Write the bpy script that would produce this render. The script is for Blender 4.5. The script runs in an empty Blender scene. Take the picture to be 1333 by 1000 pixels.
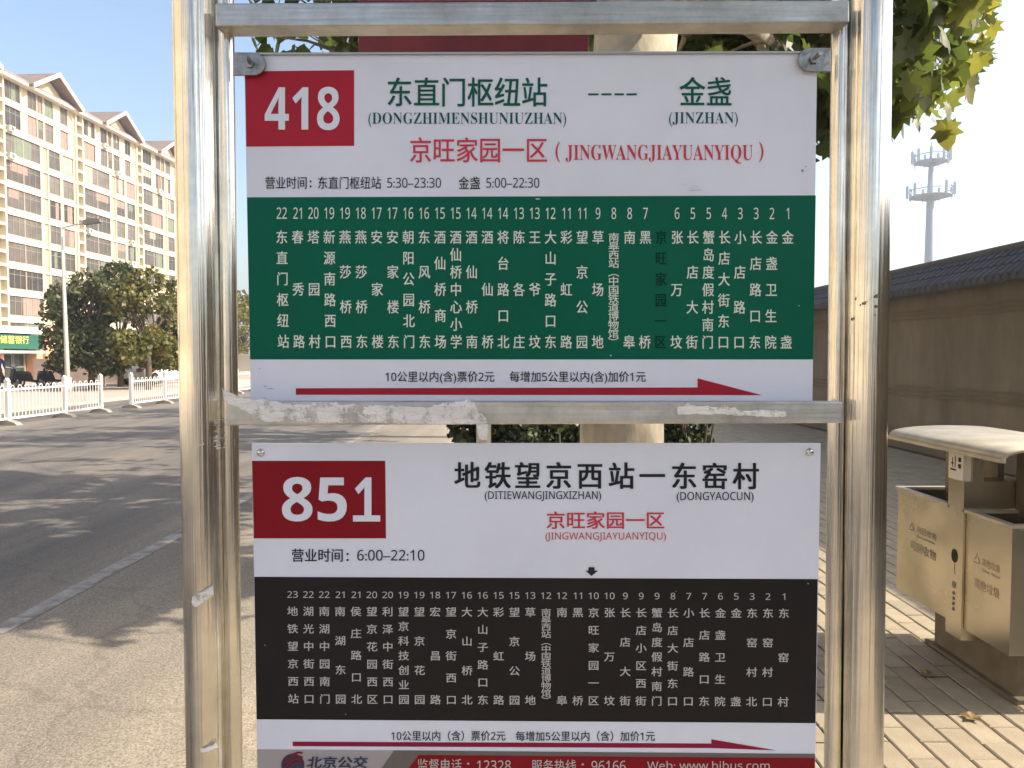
import bpy, bmesh, math, random
from mathutils import Vector, Matrix, noise
S = bpy.context.scene
COL = S.collection
R = math.radians
rnd = random.Random(7)

# ------------------------------------------------------------------ camera, sky, sun, exposure
PITCH = R(2.2); F = 963.0; EYE = 1.5
cam = bpy.data.objects.new('camera', bpy.data.cameras.new('camera')); COL.objects.link(cam)
cam.location = (0, 0, EYE); cam.rotation_euler = (R(90) - PITCH, 0, 0)
cam.data.sensor_width = 36; cam.data.lens = F * 36 / 1333; cam.data.clip_end = 4000; cam.data.clip_start = .02
S.camera = cam
SUN_EL = R(36); SUN_AZ = R(92.5)          # azimuth clockwise from +Y
W = bpy.data.worlds.new('World'); S.world = W; W.use_nodes = True
nt = W.node_tree; bg = nt.nodes['Background']
sky = nt.nodes.new('ShaderNodeTexSky'); sky.sky_type = 'NISHITA'; sky.sun_disc = False
sky.sun_elevation = SUN_EL; sky.sun_rotation = SUN_AZ; sky.altitude = 50
sky.air_density = 1.15; sky.dust_density = 3.4; sky.ozone_density = 1.2
nt.links.new(sky.outputs[0], bg.inputs[0]); bg.inputs[1].default_value = .145
sl = bpy.data.lights.new('sun', 'SUN'); sl.energy = 4.4; sl.angle = R(.53); sl.color = (1, .89, .73)
so = bpy.data.objects.new('sun', sl); COL.objects.link(so)
sdir = Vector((math.sin(SUN_AZ) * math.cos(SUN_EL), math.cos(SUN_AZ) * math.cos(SUN_EL), math.sin(SUN_EL)))
so.rotation_euler = sdir.to_track_quat('Z', 'Y').to_euler(); so.location = (20, 0, 20)
S.view_settings.view_transform = 'Standard'; S.view_settings.look = 'None'
S.view_settings.gamma = 1; S.view_settings.exposure = 1.03
S.view_settings.use_curve_mapping = False
S.render.engine = 'CYCLES'
S.cycles.max_bounces = 8; S.cycles.transparent_max_bounces = 8
ROADZ = -.12

def P(px, py, D, k=0):                    # where the line of sight through a pixel meets the plane y = D
    u = (px - 666.5) / F; v = (500 - py) / F
    dx, dy, dz = u, math.cos(PITCH) + v * math.sin(PITCH), -math.sin(PITCH) + v * math.cos(PITCH)
    t = D / dy
    return Vector((dx * t, D, EYE + dz * t))
def pix(p):
    x, y, z = p[0], p[1], p[2] - EYE
    d = y * math.cos(PITCH) - z * math.sin(PITCH)
    if d < .05: return None
    return 666.5 + F * x / d, 500 - F * (z * math.cos(PITCH) + y * math.sin(PITCH)) / d
# ------------------------------------------------------------------ materials
MATS = {}
def mat(name, col, rough=.6, metal=0, bump=0, bscale=40, var=0, vscale=3, col2=None, spec=None, coat=0, aniso=None, objvar=0, stretch=None, detail=6, emit=None, trans=0):
    if name in MATS: return MATS[name]
    m = bpy.data.materials.new(name); m.use_nodes = True; MATS[name] = m
    n = m.node_tree.nodes; l = m.node_tree.links; b = n['Principled BSDF']
    b.inputs['Base Color'].default_value = (*col, 1); b.inputs['Roughness'].default_value = rough; b.inputs['Metallic'].default_value = metal
    if spec is not None: b.inputs['Specular IOR Level'].default_value = spec
    if coat: b.inputs['Coat Weight'].default_value = coat
    tc = n.new('ShaderNodeTexCoord'); mp = n.new('ShaderNodeMapping'); l.new(tc.outputs['Object'], mp.inputs[0])
    if stretch: mp.inputs['Scale'].default_value = stretch
    last = None
    if var or col2:
        tx = n.new('ShaderNodeTexNoise'); tx.inputs['Scale'].default_value = vscale; tx.inputs['Detail'].default_value = detail; tx.inputs['Roughness'].default_value = .65
        l.new(mp.outputs[0], tx.inputs['Vector'])
        r = n.new('ShaderNodeValToRGB'); c2 = col2 or tuple(c * (1 - var) for c in col)
        r.color_ramp.elements[0].position = .35; r.color_ramp.elements[1].position = .65
        r.color_ramp.elements[0].color = (*c2, 1); r.color_ramp.elements[1].color = (*col, 1)
        l.new(tx.outputs[0], r.inputs[0]); last = r.outputs[0]
    if objvar:
        oi = n.new('ShaderNodeObjectInfo'); hs = n.new('ShaderNodeHueSaturation'); mr = n.new('ShaderNodeMapRange')
        mr.inputs['To Min'].default_value = 1 - objvar; mr.inputs['To Max'].default_value = 1 + objvar
        l.new(oi.outputs['Random'], mr.inputs[0]); l.new(mr.outputs[0], hs.inputs['Value'])
        if last: l.new(last, hs.inputs['Color'])
        else: hs.inputs['Color'].default_value = (*col, 1)
        last = hs.outputs[0]
    if last: l.new(last, b.inputs['Base Color'])
    if bump:
        t2 = n.new('ShaderNodeTexNoise'); t2.inputs['Scale'].default_value = bscale; t2.inputs['Detail'].default_value = 5
        l.new(mp.outputs[0], t2.inputs['Vector'])
        bp = n.new('ShaderNodeBump'); bp.inputs['Strength'].default_value = bump; bp.inputs['Distance'].default_value = .01
        l.new(t2.outputs[0], bp.inputs['Height']); l.new(bp.outputs[0], b.inputs['Normal'])
    if trans: b.inputs['Transmission Weight'].default_value = trans
    return m

def steel(name, col, rough, stretch, bstr, smudge=.25):
    m = bpy.data.materials.new(name); m.use_nodes = True; MATS[name] = m
    n = m.node_tree.nodes; l = m.node_tree.links; b = n['Principled BSDF']
    b.inputs['Metallic'].default_value = 1
    tc = n.new('ShaderNodeTexCoord'); mp = n.new('ShaderNodeMapping'); mp.inputs['Scale'].default_value = stretch; l.new(tc.outputs['Object'], mp.inputs[0])
    t = n.new('ShaderNodeTexNoise'); t.inputs['Scale'].default_value = 1; t.inputs['Detail'].default_value = 4; l.new(mp.outputs[0], t.inputs['Vector'])
    bp = n.new('ShaderNodeBump'); bp.inputs['Strength'].default_value = bstr; bp.inputs['Distance'].default_value = .002 if 'polished' not in name else .0045
    l.new(t.outputs[0], bp.inputs['Height']); l.new(bp.outputs[0], b.inputs['Normal'])
    t2 = n.new('ShaderNodeTexNoise'); t2.inputs['Scale'].default_value = 9 if 'bin' not in name else 2.5; t2.inputs['Detail'].default_value = 8 if 'bin' not in name else 4; t2.inputs['Roughness'].default_value = .7 if 'bin' not in name else .45; l.new(tc.outputs['Object'], t2.inputs['Vector'])
    r = n.new('ShaderNodeValToRGB'); r.color_ramp.elements[0].position = .3; r.color_ramp.elements[1].position = .6
    r.color_ramp.elements[0].color = (*[c * (1 - smudge) for c in col], 1); r.color_ramp.elements[1].color = (*col, 1)
    l.new(t2.outputs[0], r.inputs[0]); l.new(r.outputs[0], b.inputs['Base Color'])
    mr = n.new('ShaderNodeMapRange'); mr.inputs['From Min'].default_value = .3; mr.inputs['From Max'].default_value = .7
    mr.inputs['To Min'].default_value = rough * 1.7; mr.inputs['To Max'].default_value = rough
    l.new(t2.outputs[0], mr.inputs[0]); l.new(mr.outputs[0], b.inputs['Roughness'])
    return m
M_post = steel('polished_steel', (.80, .77, .71), .12, (130, 130, .8), .8)
M_rail = steel('satin_steel', (.62, .61, .59), .30, (4, 40, 90), .5, .45)
M_bin = steel('bin_steel', (.57, .52, .41), .20, (3, 3, 60), .04, .35)
M_bind = steel('bin_steel_dull', (.26, .22, .16), .38, (2, 2, 40), .1, .3)
M_binroof = mat('bin_roof_paint', (.50, .45, .36), .5, .3, bump=.1, bscale=14, var=.3, vscale=7)
M_white = mat('print_white', (.72, .77, .93), .30, var=.07, vscale=5, bump=.06, bscale=4, spec=.25)
M_green = mat('print_green', (.001, .115, .072), .30, var=.12, vscale=6, spec=.12)
M_black = mat('print_black', (.022, .019, .020), .30, var=.2, vscale=6, spec=.12)
M_red = mat('print_red', (.40, .022, .045), .32, var=.1, vscale=9, spec=.12)
M_red2 = mat('print_deep_red', (.235, .009, .018), .32, var=.1, vscale=9, spec=.12)
M_ink = mat('ink_black', (.020, .022, .028), .4, spec=.15)
M_inkg = mat('ink_green', (.006, .10, .075), .4, spec=.15)
M_inkr = mat('ink_red', (.56, .02, .05), .4)
M_ghost = mat('ink_dark_green', (.001, .035, .025), .35, spec=.08)
M_letter = mat('letter_white', (.66, .74, .70), .4)
M_letter2 = mat('letter_grey_white', (.50, .50, .52), .4)
M_bar = mat('print_maroon', (.26, .012, .055), .32, spec=.12)
M_footg = mat('print_grey', (.36, .34, .37), .32, spec=.25)
M_footd = mat('print_dark_grey', (.15, .125, .12), .32, spec=.25)
M_navy = mat('ink_navy', (.02, .03, .08), .4)
M_tape = mat('tape', (.88, .87, .90), .3, bump=.5, bscale=50, var=.2, vscale=14, stretch=(1, 1, 3), spec=.8)
M_bolt = mat('bolt_steel', (.40, .39, .38), .35, 1, bump=.2, bscale=80, var=.4, vscale=60)
M_board = mat('board_edge', (.45, .45, .47), .45, .8)
def tape_alpha():
    n = M_tape.node_tree.nodes; l = M_tape.node_tree.links; b = n['Principled BSDF']
    t = n.new('ShaderNodeTexNoise'); t.inputs['Scale'].default_value = 38; t.inputs['Detail'].default_value = 8; t.inputs['Roughness'].default_value = .75
    tc = n.new('ShaderNodeTexCoord'); l.new(tc.outputs['Object'], t.inputs['Vector'])
    m = n.new('ShaderNodeMapRange'); m.inputs['From Min'].default_value = .36; m.inputs['From Max'].default_value = .50; m.inputs['To Min'].default_value = .12; m.inputs['To Max'].default_value = .96
    l.new(t.outputs[0], m.inputs[0]); l.new(m.outputs[0], b.inputs['Alpha'])
tape_alpha()
# ------------------------------------------------------------------ mesh helpers
class MB:
    def __init__(s): s.v = []; s.f = []; s.mi = []
    def add(s, vs, fs, mi=0):
        o = len(s.v); s.v += [tuple(v) for v in vs]; s.f += [tuple(i + o for i in f) for f in fs]; s.mi += [mi] * len(fs)
    def box(s, a, b, mi=0, M=None):
        x0, y0, z0 = a; x1, y1, z1 = b
        vs = [Vector(c) for c in ((x0, y0, z0), (x1, y0, z0), (x1, y1, z0), (x0, y1, z0), (x0, y0, z1), (x1, y0, z1), (x1, y1, z1), (x0, y1, z1))]
        if M: vs = [M @ v for v in vs]
        s.add(vs, [(0, 3, 2, 1), (4, 5, 6, 7), (0, 1, 5, 4), (1, 2, 6, 5), (2, 3, 7, 6), (3, 0, 4, 7)], mi)
    def prism(s, poly, axis, a, b, mi=0, M=None):
        n = len(poly)
        def mk(p, t): return Vector({'x': (t, p[0], p[1]), 'y': (p[0], t, p[1]), 'z': (p[0], p[1], t)}[axis])
        vs = [mk(p, a) for p in poly] + [mk(p, b) for p in poly]
        if M: vs = [M @ v for v in vs]
        fs = [tuple(range(n))[::-1], tuple(range(n, 2 * n))] + [(i, (i + 1) % n, n + (i + 1) % n, n + i) for i in range(n)]
        s.add(vs, fs, mi)
    def tube(s, pts, rads, n=8, mi=0, cap=True):
        pts = [Vector(p) for p in pts]
        if not hasattr(rads, '__len__'): rads = [rads] * len(pts)
        vs = []; ref = None
        for i, p in enumerate(pts):
            d = (pts[min(i + 1, len(pts) - 1)] - pts[max(i - 1, 0)]).normalized()
            if ref is None: ref = Vector((1, 0, 0)) if abs(d.x) < .8 else Vector((0, 1, 0))
            a = (ref - d * ref.dot(d)).normalized(); ref = a; b = d.cross(a)
            for k in range(n):
                t = 2 * math.pi * k / n
                vs.append(p + (a * math.cos(t) + b * math.sin(t)) * rads[i])
        fs = []
        for i in range(len(pts) - 1):
            for k in range(n):
                fs.append((i * n + k, i * n + (k + 1) % n, (i + 1) * n + (k + 1) % n, (i + 1) * n + k))
        if cap: fs += [tuple(range(n))[::-1], tuple(range((len(pts) - 1) * n, len(pts) * n))]
        s.add(vs, fs, mi)
    def build(s, name, m, parent=None, smooth=False, bevel=0, link=True):
        me = bpy.data.meshes.new(name); me.from_pydata(s.v, [], s.f); me.validate()
        for mm in (m if isinstance(m, (list, tuple)) else [m]): me.materials.append(mm)
        if isinstance(m, (list, tuple)): me.polygons.foreach_set('material_index', s.mi[:len(me.polygons)])
        if smooth: me.shade_smooth()
        if bevel or smooth:
            bm = bmesh.new(); bm.from_mesh(me); bmesh.ops.recalc_face_normals(bm, faces=bm.faces)
            if bevel: bmesh.ops.bevel(bm, geom=list(bm.edges), offset=bevel, segments=2, affect='EDGES', profile=.6)
            bm.to_mesh(me); bm.free()
        o = bpy.data.objects.new(name, me)
        if link: COL.objects.link(o)
        if parent: put(o, parent)
        return o
def put(o, parent):                       # parent, keeping world position of geometry (parent already placed, unrotated or rotated)
    o.parent = parent; o.matrix_parent_inverse = parent.matrix_basis.inverted() if parent.parent is None else (parent.parent.matrix_basis @ Matrix()).inverted() if False else parent_world(parent).inverted()
    return o
def parent_world(p):
    m = p.matrix_basis.copy()
    if p.parent: m = parent_world(p.parent) @ p.matrix_parent_inverse @ m
    return m
def empty(name, loc, label, cat, group=None, rz=0):
    o = bpy.data.objects.new(name, None); COL.objects.link(o); o.location = loc; o.rotation_euler = (0, 0, rz); o.empty_display_size = .1
    return tag(o, label, cat, group)
def tag(o, label=None, cat=None, group=None, kind=None):
    if label: o['label'] = label
    if cat: o['category'] = cat
    if group: o['group'] = group
    if kind: o['kind'] = kind
    return o
def copy_tree(o, parent=None):
    c = o.copy(); COL.objects.link(c)
    if parent: c.parent = parent
    for ch in list(o.children): copy_tree(ch, c)
    return c
def inst(mesh, name, parent, loc=(0, 0, 0), rot=(0, 0, 0), scale=(1, 1, 1)):
    o = bpy.data.objects.new(name, mesh); COL.objects.link(o)
    o.location = loc; o.rotation_euler = rot; o.scale = scale
    if parent: put(o, parent)
    return o

# ------------------------------------------------------------------ setting: ground, road, pavement
b = MB(); b.add([(-900, -400, ROADZ - .03), (900, -400, ROADZ - .03), (900, 1500, ROADZ - .03), (-900, 1500, ROADZ - .03)], [(0, 1, 2, 3)])
tag(b.build('ground', mat('soil', (.24, .21, .17), .95, var=.3, vscale=.05)), kind='structure')
KERB = -.72
def asphalt():
    m = bpy.data.materials.new('asphalt'); m.use_nodes = True; n = m.node_tree.nodes; l = m.node_tree.links; b = n['Principled BSDF']
    b.inputs['Roughness'].default_value = .9
    tc = n.new('ShaderNodeTexCoord')
    big = n.new('ShaderNodeTexNoise'); big.inputs['Scale'].default_value = .9; big.inputs['Detail'].default_value = 8; big.inputs['Roughness'].default_value = .6
    mp = n.new('ShaderNodeMapping'); mp.inputs['Scale'].default_value = (1.6, .22, 1); l.new(tc.outputs['Object'], mp.inputs[0]); l.new(mp.outputs[0], big.inputs['Vector'])
    grain = n.new('ShaderNodeTexNoise'); grain.inputs['Scale'].default_value = 95; grain.inputs['Detail'].default_value = 3; l.new(tc.outputs['Object'], grain.inputs['Vector'])
    sx = n.new('ShaderNodeSeparateXYZ'); l.new(tc.outputs['Object'], sx.inputs[0])
    dust = n.new('ShaderNodeMapRange'); dust.inputs['From Min'].default_value = -3.6; dust.inputs['From Max'].default_value = -1.2; l.new(sx.outputs[0], dust.inputs[0])
    ad = n.new('ShaderNodeMath'); ad.operation = 'MULTIPLY_ADD'; ad.inputs[1].default_value = .8; ad.inputs[2].default_value = -.1; l.new(big.outputs[0], ad.inputs[0])
    a2 = n.new('ShaderNodeMath'); a2.operation = 'MULTIPLY_ADD'; a2.inputs[1].default_value = .42; l.new(dust.outputs[0], a2.inputs[0]); l.new(ad.outputs[0], a2.inputs[2])
    r = n.new('ShaderNodeValToRGB'); r.color_ramp.elements[0].position = .1; r.color_ramp.elements[1].position = .95
    r.color_ramp.elements[0].color = (.072, .072, .077, 1); r.color_ramp.elements[1].color = (.40, .34, .255, 1); l.new(a2.outputs[0], r.inputs[0])
    gr = n.new('ShaderNodeMapRange'); gr.inputs['From Min'].default_value = .3; gr.inputs['From Max'].default_value = .7; gr.inputs['To Min'].default_value = .62; gr.inputs['To Max'].default_value = 1.32; l.new(grain.outputs[0], gr.inputs[0])
    mx = n.new('ShaderNodeMix'); mx.data_type = 'RGBA'; mx.blend_type = 'MULTIPLY'; mx.inputs[0].default_value = 1
    l.new(r.outputs[0], mx.inputs[6]); l.new(gr.outputs[0], mx.inputs[7]); l.new(mx.outputs[2], b.inputs['Base Color'])
    vo = n.new('ShaderNodeTexVoronoi'); vo.feature = 'DISTANCE_TO_EDGE'; vo.inputs['Scale'].default_value = .42
    wn = n.new('ShaderNodeTexNoise'); wn.inputs['Scale'].default_value = 1.1; wn.inputs['Detail'].default_value = 6; l.new(tc.outputs['Object'], wn.inputs['Vector'])
    va = n.new('ShaderNodeVectorMath'); va.operation = 'ADD'; l.new(tc.outputs['Object'], va.inputs[0]); l.new(wn.outputs['Color'], va.inputs[1]); l.new(va.outputs[0], vo.inputs['Vector'])
    cr = n.new('ShaderNodeMapRange'); cr.inputs['From Min'].default_value = .002; cr.inputs['From Max'].default_value = .012; cr.inputs['To Min'].default_value = .84; cr.inputs['To Max'].default_value = 1; l.new(vo.outputs[0], cr.inputs[0])
    m3 = n.new('ShaderNodeMix'); m3.data_type = 'RGBA'; m3.blend_type = 'MULTIPLY'; m3.inputs[0].default_value = 1; l.new(mx.outputs[2], m3.inputs[6]); l.new(cr.outputs[0], m3.inputs[7])
    l.new(m3.outputs[2], b.inputs['Base Color'])
    bp = n.new('ShaderNodeBump'); bp.inputs['Strength'].default_value = .7; bp.inputs['Distance'].default_value = .008; l.new(grain.outputs[0], bp.inputs['Height']); l.new(bp.outputs[0], b.inputs['Normal'])
    return m
b = MB(); b.add([(-14.2, -60, ROADZ), (KERB, -60, ROADZ), (KERB, 600, ROADZ), (-14.2, 600, ROADZ)], [(0, 1, 2, 3)])
tag(b.build('road', asphalt()), kind='structure')
# worn lane line: broken pieces of thin paint
b = MB(); lr = random.Random(3); y = -3
while y < 90:
    L = lr.uniform(.25, .7)
    xo = -3.02
    b.add([(xo - .07 + lr.uniform(-.01, .01), y, ROADZ + .004), (xo + .07 + lr.uniform(-.012, .012), y, ROADZ + .004), (xo + .07 + lr.uniform(-.01, .01), y + L, ROADZ + .004), (xo - .07, y + L, ROADZ + .004)], [(0, 1, 2, 3)])
    y += L + (lr.uniform(0, .03))
tag(b.build('lane_marking', mat('worn_road_paint', (.34, .32, .29), .8, col2=(.17, .16, .15), vscale=9)), kind='structure')
# far pavement beyond the fence
b = MB(); b.box((-75, -70, ROADZ - .02), (-14.2, 140, ROADZ + .10))
tag(b.build('far_pavement', mat('far_paving', (.42, .37, .31), .85, var=.15, vscale=.6)), kind='structure')
# near pavement: joint bed, bricks as parts near, joined beyond
BW, BL, GJ = .115, .235, .007
b = MB(); b.box((KERB + .12, -60, ROADZ - .02), (6.35, 300, -.012))
pave = tag(b.build('pavement', mat('joint_sand', (.13, .11, .085), .95, var=.3, vscale=8)), kind='structure')
M_brick = mat('paving_brick', (.40, .335, .24), .8, var=.18, vscale=7, bump=.35, bscale=120, objvar=.10)
M_brick2 = mat('paving_brick_far', (.40, .335, .24), .85, var=.28, vscale=4, bump=.3, bscale=90)
bb = MB(); g = GJ / 2; c = .006
w2, l2 = BW / 2 - g, BL / 2 - g
bb.add([(-w2, -l2, -.03), (w2, -l2, -.03), (w2, l2, -.03), (-w2, l2, -.03), (-w2, -l2, -.004), (w2, -l2, -.004), (w2, l2, -.004), (-w2, l2, -.004),
        (-w2 + c, -l2 + c, 0), (w2 - c, -l2 + c, 0), (w2 - c, l2 - c, 0), (-w2 + c, l2 - c, 0)],
       [(0, 1, 5, 4), (1, 2, 6, 5), (2, 3, 7, 6), (3, 0, 4, 7), (4, 5, 9, 8), (5, 6, 10, 9), (6, 7, 11, 10), (7, 4, 8, 11), (8, 9, 10, 11)])
brick_o = bb.build('brick', M_brick, link=False); brick_me = brick_o.data
cands = []; far = MB()
for i in range(int((6.3 - KERB) / BW)):
    x = KERB + .18 + i * BW
    off = (.5 if i % 2 else 0) * BL + rnd.uniform(-.01, .01)
    for j in range(int(-3 / BL), int(17 / BL)):
        y = j * BL + off
        if x > 6.2: continue
        q = pix((x, y, 0)); dz = rnd.uniform(-.002, .0015)
        vis = q and 1140 < q[0] < 1360 and 560 < q[1] < 1030
        if vis and y < 7 and not (q[0] > 1200 and y > 3.4): cands.append((y, x, y, dz))
        else: cands.append((100 + y, x, y, dz))
cands.sort()
for k, (_, x, y, dz) in enumerate(cands):
    if k < 300: inst(brick_me, 'brick', pave, (x, y, dz), (rnd.uniform(-.004, .004), rnd.uniform(-.006, .006), rnd.uniform(-.006, .006)))
    else:
        M = Matrix.Translation((x, y, dz))
        far.add([M @ Vector(v) for v in bb.v[4:]], [tuple(i - 4 for i in f) for f in bb.f[4:]])
tag(far.build('brick_field', M_brick2, pave), kind='stuff')
b = MB(); y = -20
while y < 60:
    b.box((KERB, y + .004, ROADZ - .05), (KERB + .118, y + .746, .004)); y += .75
tag(b.build('kerb', mat('kerb_stone', (.38, .36, .33), .8, bump=.3, bscale=70, var=.2, vscale=3)), kind='structure')

# ------------------------------------------------------------------ perimeter wall with tiled coping
WX = 6.35
wall = empty('perimeter_wall', (WX, 12, 0), 'long brown rendered wall with dark grey tiled coping behind the litter bin', 'wall')
b = MB(); M_wall = mat('brown_render', (.225, .195, .15), .9, var=.38, vscale=1.3, bump=.25, bscale=30, stretch=(1, 1, .35))
b.box((WX, -14, -.1), (WX + .3, 60, 2.5))
b.build('wall_body', M_wall, wall)
b = MB()
for z in (.86, .93, 1.0, 2.06, 2.12, 2.18): b.box((WX - .022, -14, z), (WX - .001, 60, z + .035))
b.box((WX - .05, -14, 0), (WX - .0015, 60, .32))
b.build('moulding', mat('moulding_render', (.17, .145, .11), .9, var=.2, vscale=2), wall)
b = MB(); b.prism([(WX - .36, 2.40), (WX - .34, 2.46), (WX + .15, 2.84), (WX + .64, 2.46), (WX + .66, 2.40), (WX + .15, 2.55)], 'y', -14, 60)
M_tile = mat('dark_tile', (.085, .085, .09), .75, var=.35, vscale=5)
b.build('coping_bed', M_tile, wall)
b = MB(); y = -6
while y < 45:
    n_ = 5
    for side in (-1, 1):
        for sg in range(3):
            a0, a1 = sg / 3, (sg + 1) / 3
            def pt(t, lift, k):
                ang = math.pi * k / n_
                return (WX + .15 + side * (.02 + (.50) * t), y + .045 * math.cos(ang), 2.86 - .40 * t + lift + .045 * math.sin(ang))
            vs = [pt(a0, .0, k) for k in range(n_ + 1)] + [pt(a1, .014, k) for k in range(n_ + 1)]
            fs = [(k, k + 1, n_ + 2 + k, n_ + 1 + k) for k in range(n_)]
            if sg == 2: fs.append(tuple(range(n_ + 1, 2 * n_ + 2)))
            b.add(vs, fs)
        # eave drip disc
        cx = WX + .15 + side * .53
        b.add([(cx, y + .052 * math.cos(2 * math.pi * k / 8), 2.455 + .052 * math.sin(2 * math.pi * k / 8)) for k in range(8)], [tuple(range(8))])
        b.add([(cx - side * .003, y + .05, 2.455), (cx - side * .003, y + .075, 2.40), (cx - side * .003, y + .10, 2.455)], [(0, 1, 2)])
    y += .15
tag(b.build('roof_tile', M_tile, wall), kind='stuff')
b = MB(); b.tube([(WX + .15, -14, 2.90), (WX + .15, 60, 2.90)], .06, 10); b.build('ridge_cap', mat('ridge_tile', (.11, .115, .11), .7, var=.3, vscale=3), wall, smooth=True)

fl_g = random.Random(44); fl_list = [(1.72, 3.55), (1.95, 3.42), (1.62, 4.3), (2.5, 5.3), (1.9, 3.0), (2.9, 4.9)]
M_dry = mat('dry_leaf', (.30, .20, .08), .7, var=.4, vscale=20)
for (x_, y_), lb in zip(fl_list, ('dry leaf on the bricks in the litter bin shadow, farther from the bin', 'dry leaf on the bricks in the bin shadow, nearer the bin base', 'dry leaf on the bricks at the edge of the sunny patch left of the bin', 'dry leaf on shaded bricks beside the wall, beyond the litter bin', 'dry leaf on the sunny bricks in front of the litter bin', 'dry leaf on shaded bricks behind the litter bin')):
    m_ = MB(); a_ = fl_g.uniform(0, 6.28); c_, s_ = math.cos(a_), math.sin(a_)
    ol = [(.045 * (1 if k % 2 == 0 else .6) * math.cos(k * .6283), .045 * (1 if k % 2 == 0 else .6) * math.sin(k * .6283)) for k in range(10)]
    m_.add([(x_, y_, .004)] + [(x_ + u * c_ - v * s_, y_ + u * s_ + v * c_, .006 + fl_g.uniform(0, .012)) for u, v in ol], [(0, k, k % 10 + 1) for k in range(1, 11)])
    tag(m_.build('fallen_leaf', M_dry), lb, 'leaf', 'dry leaves on the pavement')

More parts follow.
